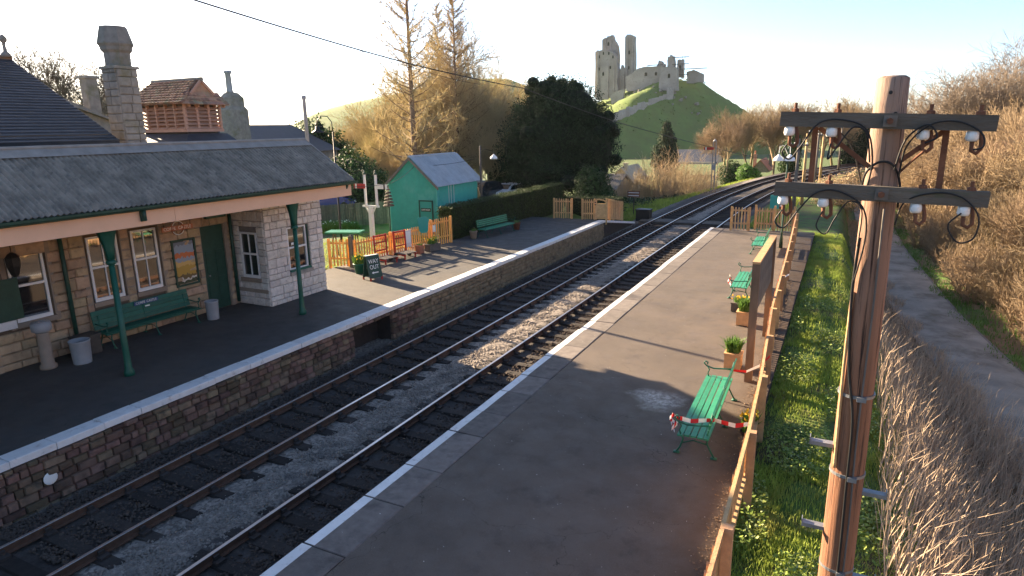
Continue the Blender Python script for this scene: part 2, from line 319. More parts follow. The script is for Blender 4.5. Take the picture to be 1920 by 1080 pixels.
# ================================================================== SETTING
def curve_off(y):
    y = np.asarray(y, float); t = np.clip(y-35, 0, 95); o = 7.5e-5*t**2.7
    return o+np.clip(y-130, 0, None)*(2.7*7.5e-5*95**1.7)*.8
def sst(x, a, b):
    t = np.clip((np.asarray(x, float)-a)/(b-a), 0, 1); return t*t*(3-2*t)
LANE_Y = [-40, 10, 20, 26, 33, 49, 70, 100, 160, 260]; LANE_X = [12.5, 8.2, 6.9, 6.05, 5.2, 4.25, 3.9, 4.6, 9, 22]
def lane_right(y): return np.interp(y, LANE_Y, LANE_X)
def zground(x, y):
    x = np.asarray(x, float); y = np.asarray(y, float); xt = x-curve_off(y)
    left = -.22-sst(y, 42, 95)*4.2-sst(y, 95, 200)*5
    bed = -1.22
    near = y < 39.5
    zl = np.where(near, np.where(x < -19.3, left, bed), left+(bed-left)*sst(xt, -19, -13.6))
    lr = lane_right(y); lc = lr-1.6
    bank0 = np.where(near, -.22, -.75)
    zr = bank0-(2.38+bank0)*0-sst(x, .2, 1)*0
    d = np.clip((x-.2)/np.maximum(lc-1.9-.2, .8), 0, 1); d = d*d*(3-2*d)
    zr = bank0+(-2.55-bank0)*d
    hill = np.clip(x-(lc+2.0), 0, None)
    zr = np.where(x > lc+1.6, -2.55+.16*np.clip(hill, 0, 1.5)+.34*np.clip(hill-1.5, 0, 45), zr)
    z = np.where(xt < -6.2, zl, np.where(near, np.where(x < -1.25, bed, zr), bed+(zr-bed)*sst(xt, -5.6, -3.4)))
    z = np.where(np.abs(y) > 300, z-.0, z)
    return z
def axis(segs):
    out = []
    for a, b, st in segs: out += list(np.arange(a, b, st))
    return np.array(out+[segs[-1][1]])
gx = axis([(-1800, -300, 100), (-300, -80, 20), (-80, -30, 4), (-30, -20, 1), (-20, -12, .45), (-12, -5, .9), (-5, 12, .3), (12, 60, 3), (60, 300, 30), (300, 1800, 150)])
gy = axis([(-300, -40, 40), (-40, 0, 4), (0, 50, .8), (50, 140, 2), (140, 300, 10), (300, 900, 50), (900, 2600, 170)])
GX, GY = np.meshgrid(gx, gy); GZ = zground(GX, GY)
GZ = GZ+np.sin(GX*1.7+GY*.6)*.03*(GX > -.9)+np.sin(GX*.9-GY*1.3)*.04*(GX > -.9)*(GX < 3)
nx, ny = len(gx), len(gy); idx = np.arange(nx*ny).reshape(ny, nx)
F = np.stack([idx[:-1, :-1], idx[:-1, 1:], idx[1:, 1:], idx[1:, :-1]], -1).reshape(-1, 4)
ground = struct(link('ground', npmesh('ground', np.stack([GX, GY, GZ], -1).reshape(-1, 3), F, 'grass', True)), 'green and brown ground around the station')
ground.data.materials.append(MATS['woodfloor'])
_c = np.empty(len(F)*3, np.float32); ground.data.polygons.foreach_get('center', _c); _c = _c.reshape(-1, 3)
ground.data.polygons.foreach_set('material_index', ((_c[:, 0] > lane_right(_c[:, 1])+.5+.5*np.sin(_c[:, 1]*.8)) & (_c[:, 0] < 300) & (_c[:, 1] < 300)).astype(np.int32) | ((_c[:, 0] > 1.5) & (_c[:, 0] < lane_right(_c[:, 1])) & (_c[:, 1] < 60)).astype(np.int32))

# distant downs on the left skyline
def ridge(name, pts, depth, m, seed, label):
    r = np.random.default_rng(seed); xs = np.linspace(pts[0][0], pts[-1][0], 90); zs = np.interp(xs, [p[0] for p in pts], [p[1] for p in pts]); ys = np.interp(xs, [p[0] for p in pts], [p[2] for p in pts])
    V = []; prof = [(-1, -25), (-.75, .18), (-.5, .45), (-.3, .7), (-.12, .93), (0, 1), (.3, .8), (1, 0)]
    for k, (t, h) in enumerate(prof):
        n = np.interp(np.arange(90), np.arange(0, 90, 6), r.normal(0, 1, 15))
        V.append(np.stack([xs, ys+t*depth+n*depth*.04, np.where(h < -1, h, -20+(zs+20)*h*(1+.05*n*(k != 5)))], -1))
    V = np.array(V); k = len(prof); ii = np.arange(k*90).reshape(k, 90)
    return struct(link(name, npmesh(name, V.reshape(-1, 3), np.stack([ii[:-1, :-1], ii[:-1, 1:], ii[1:, 1:], ii[1:, :-1]], -1).reshape(-1, 4), m, True)), label)
ridge('hills', [(-1500, -8, 900), (-900, 2, 900), (-845, 26, 900), (-800, 44, 900), (-740, 53, 905), (-660, 62, 910), (-590, 72, 920), (-520, 80, 930), (-465, 77, 930), (-430, 63, 930), (-400, 40, 930), (-330, 22, 930), (-200, 10, 930)], 170, 'grass_far', 3, 'pale green downs on the left skyline')

# castle hill: steep grassy cone with a flat top
HC = (-98, 378)
FAC = [(78, 25, .80), (138, 14, .86), (229, 3, .5), (300, 24, .7), (10, 16, .8)]      # azimuth, distance of crest edge, steepness
def hill_z(x, y):
    x = np.asarray(x, float)-HC[0]; y = np.asarray(y, float)-HC[1]
    h = np.stack([st*np.clip(x*math.sin(R(az))+y*math.cos(R(az))-d, 0, None) for az, d, st in FAC]); k = 1.6
    m = h.max(0); return 29.4-(m+k*np.log(np.exp((h-m)/k).sum(0))-k*math.log(len(FAC))*np.exp(-m/3))
def castle_hill():
    xs = np.arange(-230, 31, 2.2); ys = np.arange(262, 500, 2.2); X, Y = np.meshgrid(xs, ys); r = np.random.default_rng(5)
    nz = np.kron(r.normal(0, 1, (X.shape[0]//6+2, X.shape[1]//6+2)), np.ones((6, 6)))[:X.shape[0], :X.shape[1]]
    for _ in range(3): nz = (nz+np.roll(nz, 2, 0)+np.roll(nz, -2, 0)+np.roll(nz, 2, 1)+np.roll(nz, -2, 1))/5
    Z = np.maximum(hill_z(X, Y), -14)+nz*1.3+r.normal(0, .10, X.shape)+np.sin(hill_z(X, Y)*1.9)*.18; i = np.arange(X.size).reshape(X.shape)
    return struct(link('castle_hill', npmesh('castle_hill', np.stack([X, Y, Z], -1).reshape(-1, 3), np.stack([i[:-1, :-1], i[:-1, 1:], i[1:, 1:], i[1:, :-1]], -1).reshape(-1, 4), 'grass_far', True)), 'steep green castle hill beyond the line')
castle_hill()

# lane on the right, below the bank
ly = np.arange(-40, 161, 2.0); lx = lane_right(ly)
b = MB()
for i in range(len(ly)):
    for k, dx in enumerate((-2.6, -1.3, 0)): b.v.append((lx[i]+dx, ly[i], -2.5+(.05 if k == 1 else 0)))
b.f = [(i*3+k, i*3+k+1, i*3+k+4, i*3+k+3) for i in range(len(ly)-1) for k in range(2)]
lane = struct(b.build('lane', 'lane'), 'narrow pale lane below the bank on the right')
b = MB()
for i in range(len(ly)):
    for dx in (-.10, -.02): b.v.append((lx[i]+dx, ly[i], -2.488))
b.f = [(i*2, i*2+1, i*2+3, i*2+2) for i in range(len(ly)-1)]
struct(b.build('lane_edge_line', 'coping', lane))

# ------------------------------------------------------------------ platforms
XL, XR = -13.08, -6.47
platL = struct(T('platform', None, None), 'left platform of dark asphalt with white edge')
del platL['kind']; platL['kind'] = 'structure'
b = MB(); b.box(-19.25, XL-.06, -25, 15.0, -1.3, -.03); b.box(-19.25, XL-.6, 15.0, 16.95, -1.3, -.03); b.box(-19.25, XL-.06, 16.95, 39, -1.3, -.03)
b.prism([(39, -1.3), (39, -.03), (46, -1.05), (46, -1.3)], lambda u, v, t: (t, u, v), -16.2, XL-.06)
b.build('core', 'rubble_core', platL)
b = MB(); b.box(-19.25, XL-.36, -25, 39, -.025, 0); b.prism([(39, -.03), (39, 0), (46, -1.02), (46, -1.05)], lambda u, v, t: (t, u, v), -16.2, XL-.3); b.build('surface', 'asphalt_left', platL)
slabm = []
for i in range(4):
    b = MB(); x = .005*i; b.add([(-.5, -.5, -.5), (.5, -.5, -.5), (.5, .5, -.5), (-.5, .5, -.5), (-.5, -.5, .42), (.5, -.5, .40+x), (.5, .5, .42), (-.5, .5, .42), (-.49, -.49, .5), (.47, -.49, .5-x), (.47-x, .49, .5), (-.49, .49, .5)],
        [(0, 3, 2, 1), (8, 9, 10, 11)]+[(i2, (i2+1) % 4, 4+(i2+1) % 4, 4+i2) for i2 in range(4)]+[(4+i2, 4+(i2+1) % 4, 8+(i2+1) % 4, 8+i2) for i2 in range(4)]); slabm.append(b)
sw = [s.mesh('coping_slab', 'white_paint') for s in slabm]; sg = [s.mesh('coping_slab', 'coping') for s in slabm]
y = -3.0; r = random.Random(4)
while y < 38.6:
    l = r.uniform(.75, 1.15); link('coping_slab', r.choice(sw), platL, (XL-.17+r.uniform(-.012, .012), y+l/2, -.063+r.uniform(-.004, .006)), 0, (.40, l-.012, .14), (0, 0, r.uniform(-.006, .006))); y += l
yy = y
for k in range(7):
    z0 = -.0-(k*.98)*.146; link('coping_slab', sw[k % 4], platL, (XL-.17, yy+.45+k*.98, z0-.13), 0, (.40, .96, .14), (-math.atan(.146), 0, 0))
# rubble wall below the edge: nearest 300 stones singly, the rest joined
res = stone_wall(platL, (XL-.05, -2, -1.28), math.pi/2, 40.8, 1.13, 'rubble', (.13, .2), (.16, .42), .16, holes=[(17.0, 18.95, 0, 1.05)], limit=0, seed=9, proud=.05)
res = [q for q in res if q[0].y > 4.8]
res.sort(key=lambda q: q[0].y); rr = random.Random(2)
for p, l, h in res[:300]: link('stone', rr.choice(blocks('rubble')), platL, p, 0, (l, .16, h), (0, 0, -math.pi/2))
V = []; Fq = []
for p, l, h in res[300:]:
    me = rr.choice(blocks('rubble')); o = len(V); ca, sa = 0, -1
    for v in me.vertices: x, yv, z = v.co.x*l, v.co.y*.16, v.co.z*h; V.append((p.x+yv, p.y-x, p.z+z))
    Fq += [tuple(o+i for i in f.vertices) for f in me.polygons]
b = MB(); b.v = V; b.f = Fq; tag(b.build('far_stones', 'rubble', platL), kind='stuff')
b = MB(); b.lathe([(.12, 0), (.13, .02), (.10, .035), (.03, .04)], n=14); link('drain_cap', b.mesh('drain_cap', 'sign_white'), platL, (XL+.04, 6.1, -.62), 0, None, (0, math.pi/2, 0))

platR = struct(T('platform', None, None), 'right platform of brown asphalt with slab edge'); platR['kind'] = 'structure'
b = MB(); b.box(XR+.08, -1.02, -25, 38.3, -1.3, -.03); b.prism([(38.3, -1.3), (38.3, -.03), (45, -1.0), (45, -1.3)], lambda u, v, t: (t, u, v), XR+.08, -2.2); b.build('core', 'rubble_core', platR)
b = MB(); b.box(XR+.80, -1.02, -25, 38.3, -.025, -.004); b.prism([(38.3, -.03), (38.3, -.004), (45, -1.0), (45, -1.03)], lambda u, v, t: (t, u, v), XR+.1, -2.2); b.build('surface', 'asphalt_right', platR)
y = -3.0
pw = MB().box(-.5, .5, -.5, .5, -.5, .5).mesh('white_edge', 'white_paint')
while y < 37.2:
    l = r.uniform(.95, 1.5); jx = r.uniform(-.015, .015)
    s = link('coping_slab', r.choice(sg), platR, (XR+.39+jx, y+l/2, -.07+r.uniform(-.006, .008)), 0, (.78, l-.018, .14), (0, 0, r.uniform(-.006, .006)))
    e = link('white_edge', pw, s, (-.365, 0, .5), 0, (.235, .985, .03)); y += l
# worn concrete patch on the right platform
r = random.Random(8)

# ------------------------------------------------------------------ ballast and tracks
RA, RB, RC, RD = -12.05, -10.545, -8.68, -7.175
def ballast():
    ys = axis([(-20, 4, 1), (4, 45, .25), (45, 130, 1), (130, 200, 5)]); xs = np.arange(-13.72, -5.8, .22)
    X, Y = np.meshgrid(xs, ys); r = np.random.default_rng(3)
    c = np.minimum(np.abs(X-(RA+RB)/2), np.abs(X-(RC+RD)/2)); Z = -1.15+r.normal(0, .014, X.shape)-.03*(c < .62)+.02*((X > RB+.3) & (X < RC-.3))
    Z = np.where((X < -13.75) | (X > -6.2), Z-.15, Z)
    X = X+curve_off(Y); i = np.arange(X.size).reshape(X.shape)
    return struct(link('ballast_bed', npmesh('ballast_bed', np.stack([X, Y, Z], -1).reshape(-1, 3), np.stack([i[:-1, :-1], i[:-1, 1:], i[1:, 1:], i[1:, :-1]], -1).reshape(-1, 4), 'ballast_bed')), 'grey and dark stained ballast between the platforms')
m = mat('ballast_bed', (.06, .052, .047), .95, .45, 9, .9, 22)
t = m.node_tree; N = t.nodes; L = t.links; bs = N['Principled BSDF']; src = bs.inputs['Base Color'].links[0].from_socket
g = N.new('ShaderNodeNewGeometry'); sx = N.new('ShaderNodeSeparateXYZ'); L.new(g.outputs['Position'], sx.inputs[0])
nz = N.new('ShaderNodeTexNoise'); nz.inputs['Scale'].default_value = 1.3; nz.inputs['Detail'].default_value = 6; L.new(g.outputs['Position'], nz.inputs['Vector'])
a = N.new('ShaderNodeMath'); a.operation = 'MULTIPLY_ADD'; a.inputs[1].default_value = 1.1; L.new(nz.outputs[0], a.inputs[0]); L.new(sx.outputs[0], a.inputs[2])
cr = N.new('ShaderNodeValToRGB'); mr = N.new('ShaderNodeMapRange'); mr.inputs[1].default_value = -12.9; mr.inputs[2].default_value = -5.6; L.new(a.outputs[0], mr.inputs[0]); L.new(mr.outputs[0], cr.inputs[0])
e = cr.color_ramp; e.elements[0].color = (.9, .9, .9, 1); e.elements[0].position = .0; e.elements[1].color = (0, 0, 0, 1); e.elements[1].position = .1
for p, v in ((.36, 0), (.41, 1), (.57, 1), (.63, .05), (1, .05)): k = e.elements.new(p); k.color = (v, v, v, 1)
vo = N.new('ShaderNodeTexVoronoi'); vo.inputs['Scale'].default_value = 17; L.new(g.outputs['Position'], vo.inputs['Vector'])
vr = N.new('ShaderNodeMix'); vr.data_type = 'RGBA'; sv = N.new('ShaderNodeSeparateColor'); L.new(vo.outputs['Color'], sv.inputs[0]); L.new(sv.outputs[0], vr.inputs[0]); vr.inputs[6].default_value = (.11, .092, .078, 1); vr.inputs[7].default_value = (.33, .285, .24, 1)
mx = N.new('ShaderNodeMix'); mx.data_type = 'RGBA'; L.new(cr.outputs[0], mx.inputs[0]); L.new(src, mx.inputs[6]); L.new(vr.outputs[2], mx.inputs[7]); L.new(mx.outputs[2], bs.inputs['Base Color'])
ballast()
def stones(n, xs, y0, y1, size, m, name, label, z=-1.15, seed=1):
    r = np.random.default_rng(seed); Y = y0+(y1-y0)*r.random(n)**1.6; k = r.choice(len(xs), n, p=np.array([x[2] for x in xs])/sum(x[2] for x in xs))
    lo = np.array([x[0] for x in xs])[k]; hi = np.array([x[1] for x in xs])[k]; X = lo+(hi-lo)*(r.random(n)+r.random(n))/2+curve_off(Y)
    S = size*(.6+.8*r.random(n)); base = np.array([(1, 0, 0), (-1, 0, 0), (0, 1, 0), (0, -1, 0), (0, 0, 1), (0, 0, -1)], float)
    V = base[None]*(S[:, None, None])*(.6+.7*r.random((n, 6, 1)))+r.normal(0, .18, (n, 6, 3))*S[:, None, None]; a = r.random(n)*6.28
    Vx = V[..., 0]*np.cos(a)[:, None]-V[..., 1]*np.sin(a)[:, None]; Vy = V[..., 0]*np.sin(a)[:, None]+V[..., 1]*np.cos(a)[:, None]
    P = np.stack([Vx+X[:, None], Vy+Y[:, None], V[..., 2]*.8+z+r.random(n)[:, None]*.02], -1)
    f = np.array([(0, 2, 4), (2, 1, 4), (1, 3, 4), (3, 0, 4), (2, 0, 5), (1, 2, 5), (3, 1, 5), (0, 3, 5)]); Fs = (f[None]+6*np.arange(n)[:, None, None]).reshape(-1, 3)
    return tag(link(name, npmesh(name, P.reshape(-1, 3), Fs, m)), label, None, None, 'stuff')
stones(16000, [(RB+.25, RC-.2, 1)], 5, 48, .035, 'ballast', 'ballast_stones', 'loose grey ballast stones between the two tracks', -1.145, 3)
mat('ballast_dark', (.08, .06, .048), .95, .5, 14, .3)
stones(17000, [(-13.0, RA-.1, 1.2), (RA+.1, RB-.1, 1), (RC+.1, RD-.1, 1), (RD+.1, XR, .6)], 5, 46, .033, 'ballast_dark', 'ballast_stones', 'dark oil stained stones under the rails', -1.13, 4)

def track(xa, xb, label, y1):
    t = T('railway_track', label, 'railway track')
    ys = list(axis([(-20, 40, 4), (40, y1, 2)]))
    for x in (xa, xb):
        prof = [(-.07, -.155), (.07, -.155), (.07, -.14), (.012, -.12), (.012, -.045), (.035, -.035), (.035, -.006), (.028, 0), (-.028, 0), (-.035, -.006), (-.035, -.035), (-.012, -.045), (-.012, -.12), (-.07, -.14)]
        b = MB(); n = len(prof)
        for yv in ys:
            o = float(curve_off(yv)); b.v += [(x+o+u, yv, -.94+v) for u, v in prof]
        b.f = [(i*n+j, i*n+(j+1) % n, (i+1)*n+(j+1) % n, (i+1)*n+j) for i in range(len(ys)-1) for j in range(n)]
        o = b.build('rail', ['rail_side', 'rail_top'], t)
        for p in o.data.polygons:
            if p.index % n in (6, 7, 8): p.material_index = 1
    c = (xa+xb)/2; rr = random.Random(int(-xa*10)); sm = [block_mesh('sleeper', 'sleeper', 50+i, .02, .012) for i in range(4)]
    cm = MB()
    for yv in np.arange(3.2, 100, .74):
        o = float(curve_off(yv)); s = float(curve_off(yv+.5)-curve_off(yv-.5))
        link('sleeper', rr.choice(sm), t, (c+o+rr.uniform(-.04, .04), yv+rr.uniform(-.03, .03), -1.172), 0, (2.55, .13, .26), (math.pi/2, 0, -s+rr.uniform(-.012, .012)))
        for x in (xa, xb):
            for sd in (-1, 1): cm.box(x+o+sd*.05, x+o+sd*.19, yv-.085, yv+.085, -1.12, -1.055); cm.box(x+o+sd*.035, x+o+sd*.09, yv-.05, yv+.05, -1.06, -.985)
    tag(cm.build('rail_chairs', 'chair_iron', t), kind='stuff')
    return t
track(RA, RB, 'railway track nearest the station building and left platform', 170)
track(RC, RD, 'railway track running along the white edged right platform', 170)
# foot crossing of timbers at the platform ends
cr_ = T('foot_crossing', 'dark timber foot crossing laid over both tracks between the gates', 'crossing')
for x0, x1 in ((-13.0, RA-.1), (RA+.12, RB-.12), (RB+.1, RC-.1), (RC+.12, RD-.12), (RD+.1, -6.5)):
    for k in range(6): MB().box(x0+.1, x1+.1, 46.2+k*.27, 46.2+k*.27+.25, -1.1, -.965).build('timber', 'dark_wood', cr_)

# ================================================================== STATION BUILDING
class Face:
    """a vertical wall plane: u along ang, z up, d outward"""
    def __init__(s, org, ang): s.o = Vector(org); s.ang = ang; s.u = Vector((math.cos(ang), math.sin(ang), 0)); s.n = Vector((s.u.y, -s.u.x, 0))
    def p(s, u, z, d=0): return s.o+s.u*u+s.n*d+Vector((0, 0, z))
    def box(s, b, u0, u1, z0, z1, d0, d1):
        q = [s.p(u, z, d) for z in (z0, z1) for (u, d) in ((u0, d0), (u0, d1), (u1, d1), (u1, d0))]
        return b.add(q, [(0, 1, 2, 3), (7, 6, 5, 4), (0, 4, 5, 1), (1, 5, 6, 2), (2, 6, 7, 3), (3, 7, 4, 0)])
    def window(s, par, u0, u1, z0, z1, d=-.12, bars=1, sill='dressed_stone', frame='white_clean', sash=True, surround=None):
        o = s.box(MB(), u0, u1, z0, z1, d-.03, d).build('window', 'glass', par)
        f = MB(); t = .06
        s.box(f, u0, u0+t, z0, z1, d, d+.045); s.box(f, u1-t, u1, z0, z1, d, d+.045); s.box(f, u0+t, u1-t, z1-t, z1, d, d+.045); s.box(f, u0+t, u1-t, z0, z0+.1, d, d+.05)
        f.build('frame', frame, o)
        zm = (z0+z1)/2+.05
        if sash: s.box(MB(), u0+t, u1-t, zm-.03, zm+.03, d, d+.06).build('meeting_rail', frame, o)
        for k in range(bars):
            uu = u0+(u1-u0)*(k+1)/(bars+1)
            s.box(MB(), uu-.014, uu+.014, z0+.1, zm-.03, d, d+.03).build('glazing_bar', frame, o); s.box(MB(), uu-.014, uu+.014, zm+.03, z1-t, d, d+.03).build('glazing_bar', frame, o)
        if sill: s.box(MB(), u0-.08, u1+.08, z0-.13, z0-.002, d-.02, .09).build('sill', sill, o)
        return o
    def surround(s, par, u0, u1, z0, z1, w, m, d=.022, ext=.14):
        for a in ((u0-w, u0, z0, z1), (u1, u1+w, z0, z1), (u0-w, u1+w, z1, z1+w*1.2)): s.box(MB(), *a, -ext, d).build('surround', m, par)

SB = T('station_building', 'stone station building with corrugated canopy roof on the left platform', 'building')
fr = Face((-18.3, 0, 0), math.pi/2)          # recessed wall under the canopy, u = y
wallR = Face((-18.3, 0, 0), math.pi/2).box(MB(), -14, 15.3, -.3, 4.6, -.5, -.03).build('wall', 'sandstone_joint', SB)
# openings need depth: carve by adding dark reveals in front of the core (frames sit proud of the core)
holes = [(8.0, 9.45, 1.0, 2.95), (10.45, 11.45, 1.0, 3.1), (11.72, 12.66, 1.0, 3.1), (14.1, 15.0, 0, 2.85), (6.6, 7.9, 0, 2.95)]
stone_wall(wallR, (-18.3, 5.2, 0), math.pi/2, 10.15, 3.95, 'sandstone', (.15, .36), (.25, .85), .10, holes=[(a-5.2, b-5.2, c, d) for a, b, c, d in holes], seed=21)
fr2 = Face((-18.3, 0, 0), math.pi/2)
for (a, b_) in ((10.45, 11.45), (11.72, 12.66)):
    fr2.window(SB, a+.08, b_-.06, 1.2, 3.02, -.025, 1); 
fr2.surround(SB, 10.45, 12.66, 1.02, 3.1, .14, 'dressed_stone', .05, .03); fr2.box(MB(), 11.45, 11.72, 1.02, 3.1, -.03, .05).build('mullion', 'dressed_stone', SB)
fr2.window(SB, 8.55, 9.4, 1.15, 2.9, -.025, 0); fr2.surround(SB, 8.5, 9.45, 1.0, 2.95, .12, 'dressed_stone', .05, .03)
d = fr2.box(MB(), 14.13, 14.97, .02, 2.82, -.028, .0).build('door', 'green_dark', SB)
for (u0, u1, z0, z1) in ((14.22, 14.50, .25, 1.1), (14.60, 14.88, .25, 1.1), (14.22, 14.50, 1.25, 2.0), (14.60, 14.88, 1.25, 2.0)): fr2.box(MB(), u0, u1, z0, z1, .0, .014).build('panel', 'green_dark', d)
MB().lathe([(.0, 0), (.03, .01), (.03, .05), (0, .06)], n=10).build('handle', 'steel', d, loc=fr2.p(14.26, 1.15, .04))
fr2.surround(SB, 14.1, 15.0, .0, 2.85, .16, 'dressed_stone', .04, .03)
d = fr2.box(MB(), 6.65, 7.85, .02, 2.9, -.028, .01).build('door', 'green_dark', SB); fr2.surround(SB, 6.6, 7.9, 0, 2.95, .14, 'dressed_stone', .04, .03)
for (u0, u1) in ((6.75, 7.2), (7.3, 7.75)): fr2.box(MB(), u0, u1, .3, 1.2, .01, .02).build('panel', 'green_dark', d); fr2.box(MB(), u0, u1, 1.4, 2.7, .01, .02).build('panel', 'green_dark', d)
fr2.box(MB(), 15.02, 15.14, .0, 2.9, .0, .06).build('door_post', 'dressed_stone', SB)
for u in (9.82, 15.22):
    MB().tube([fr2.p(u, .1, .12), fr2.p(u, 3.9, .12)], .055, 10).build('downpipe', 'green_dark', SB, True)
# projecting white limestone bay
bf = Face((-16.8, 0, 0), math.pi/2); br_ = Face((0, 15.35, 0), 0)
core = bf.box(MB(), 15.39, 18.0, -.3, 4.1, -7, -.14); bay = core.build('wall', 'limestone_joint', SB)
wy0, wy1, wz0, wz1 = 16.33, 17.32, 1.0, 2.55
c2 = MB()
for a in ((15.39, wy0, 0, 4.0), (wy1, 18.0, 0, 4.0), (wy0, wy1, 0, wz0), (wy0, wy1, wz1, 4.0)): bf.box(c2, *a, -.14, -.012)
c2.build('wall_face', 'limestone_joint', bay)
stone_wall(bay, (-16.8, 15.35, 0), math.pi/2, 2.68, 3.9, 'limestone', (.16, .35), (.18, .58), .07, holes=[(wy0-15.35-.02, wy1-15.35+.02, wz0-.1, wz1+.02)], seed=31, gap=.018)
stone_wall(bay, (-18.28, 15.37, 0), 0, 1.46, 3.9, 'limestone', (.16, .35), (.18, .55), .07, holes=[(.30, 1.12, .85, 2.55)], seed=33, gap=.018)
bf.window(SB, wy0+.04, wy1-.04, wz0, wz1, -.10, 1, sill='moss_stone'); bf.box(MB(), wy0, wy1, wz0-.02, wz0+.06, -.1, .05).build('sill_board', 'green_old', SB)
bf.box(MB(), wy1-.035, wy1+.005, wz0, wz1, -.1, -.0).build('shutter_edge', 'green_dark', SB)
bf.box(MB(), wy0+.2, wy0+.52, wz0+.92, wz0+1.0, -.05, -.04).build('notice', 'sign_white', SB)
brw = Face((0, 15.37, 0), 0); brw.window(SB, -17.96, -17.18, .95, 2.5, -.015, 1, sill='dressed_stone')
brw.box(MB(), -18.25, -16.86, .45, .58, .0, .05).build('plinth', 'dressed_stone', SB)
ew = Face((-16.83, 18.03, 0), math.pi); stone_wall(bay, (-16.83, 18.03, 0), math.pi, 4.0, 3.9, 'limestone', (.22, .34), (.3, .6), .07, seed=35)

# canopy
eave, rdg = Vector((-14.72, 0, 4.11)), Vector((-16.72, 0, 5.40)); sl = rdg-eave; SL = sl.length; sa = math.atan2(sl.z, -sl.x)
def sheet(name, m, wid, length, pitch, amp, nseg=6):
    b = MB(); k = int(wid/pitch*nseg)+1; rows = 3
    for i in range(k):
        v = wid*i/(k-1)-wid/2; h = amp*math.sin(2*math.pi*v/pitch)
        for j in range(rows): b.v.append((length*j/(rows-1), v, h))
    b.f = [(i*rows+j, (i+1)*rows+j, (i+1)*rows+j+1, i*rows+j+1) for i in range(k-1) for j in range(rows-1)]
    return b.mesh(name, m, True)
roof = MB().prism([(-14.8, 4.0), (-16.72, 5.32), (-18.75, 4.2), (-18.75, 4.05), (-16.72, 5.2), (-14.9, 3.98)], lambda u, v, t: (u, t, v), -14, 17.42).build('canopy_roof', 'dark_wood', SB)
sm = [sheet('roof_sheet', 'roof_sheet', .80, SL+.05, .125, .030)]
rr = random.Random(5); y = -13.6
while y < 17.2:
    link('roof_sheet', sm[0], roof, eave+Vector((0, y, rr.uniform(-.004, .012))), 0, None, (0, 0, 0)).matrix_basis = Matrix.Translation(eave+Vector((.03, y+.0, rr.uniform(0, .004)))) @ Matrix.Rotation(math.pi, 4, 'Z') @ Matrix.Rotation(-sa+rr.uniform(-.002, .002), 4, 'Y')
    y += .75
sb_ = sheet('roof_sheet', 'roof_sheet', .80, 2.4, .125, .030)
y = -13.6
while y < 17.2:
    link('roof_sheet', sb_, roof).matrix_basis = Matrix.Translation(Vector((-18.76, y, 4.24))) @ Matrix.Rotation(-math.atan2(1.16, 2.04), 4, 'Y'); y += .75
rb = MB()
for s_, a_ in ((1, .34), (-1, .34)):
    rb.add([(-16.72, -14, 5.475), (-16.72, 17.47, 5.475), (-16.72+s_*.30, 17.47, 5.275), (-16.72+s_*.30, -14, 5.275)], [(0, 1, 2, 3)])
rb.tube([(-16.72, -14, 5.47), (-16.72, 17.5, 5.47)], .05, 8)
rb.build('ridge_flashing', 'lead', roof)
MB().bar((-14.73, 17.5, 4.12), (-16.72, 17.5, 5.42), .05, .1).build('verge_board', 'lead', roof)
MB().bar((-16.72, 17.5, 5.42), (-18.7, 17.5, 4.26), .05, .1).build('verge_board', 'lead', roof)
MB().prism([(-14.95, 3.7), (-14.8, 4.0), (-16.72, 5.3), (-18.6, 4.2), (-18.6, 3.7)], lambda u, v, t: (u, t, v), 17.3, 17.36).build('shadow_gable', 'green_dark', SB)  # unseen canopy end filling, added for the shadow it casts
y0 = -14
for y1 in (-7.6, -1.4, 4.7, 10.85, 17.56):
    MB().box(-14.93, -14.885, y0, y1-.008, 3.60, 3.965).build('fascia_board', 'fascia', SB); y0 = y1
MB().box(-14.95, -14.80, -14, 17.58, 3.968, 4.07).build('fascia_moulding', 'green_dark', SB)
gp = [(-.07, .0), (-.065, -.05), (-.035, -.085), (0, -.095), (.035, -.085), (.065, -.05), (.07, 0), (.06, 0), (0, -.08), (-.06, 0)]
MB().prism([(-14.69+u, 4.09+v) for u, v in gp], lambda u, v, t: (u, t, v), -14, 17.62).build('gutter', 'green_dark', SB)
MB().box(-14.86, -14.80, 9.9, 10.02, 3.72, 3.99).build('gutter_outlet', 'green_dark', SB)
MB().tube([(-14.76, 9.95, 3.99), (-14.76, 9.95, 3.74)], .05, 8).build('gutter_outlet', 'green_dark', SB, True)
MB().box(-18.3, -14.94, -14, 17.3, 3.90, 3.96).build('soffit', 'fascia', SB)
MB().box(-15.3, -15.1, -14, 17.3, 3.72, 3.9).build('beam', 'green_dark', SB)
for y in (15.12, 9.25, 3.38, -2.5):
    c = MB().lathe([(.12, 0), (.12, .1), (.085, .18), (.074, .6), (.066, 2.78)], (-15.2, y, 0), 14).build('column', 'green_paint', SB, True)
    MB().lathe([(.066, 2.76), (.115, 2.8), (.115, 2.85), (.07, 2.89)], (-15.2, y, 0), 14).build('collar', 'green_paint', c, True)
    k = MB()
    for i, (zz, wy) in enumerate(((2.88, .07), (3.1, .085), (3.3, .12), (3.5, .18), (3.62, .23), (3.72, .25))):
        k.v += [(-15.2-.07, y-wy, zz), (-15.2+.07, y-wy, zz), (-15.2+.07, y+wy, zz), (-15.2-.07, y+wy, zz)]
    k.f = [(i*4+j, i*4+(j+1) % 4, i*4+4+(j+1) % 4, i*4+4+j) for i in range(5) for j in range(4)]+[(3, 2, 1, 0), (20, 21, 22, 23)]
    k.build('bracket', 'green_paint', c, True)

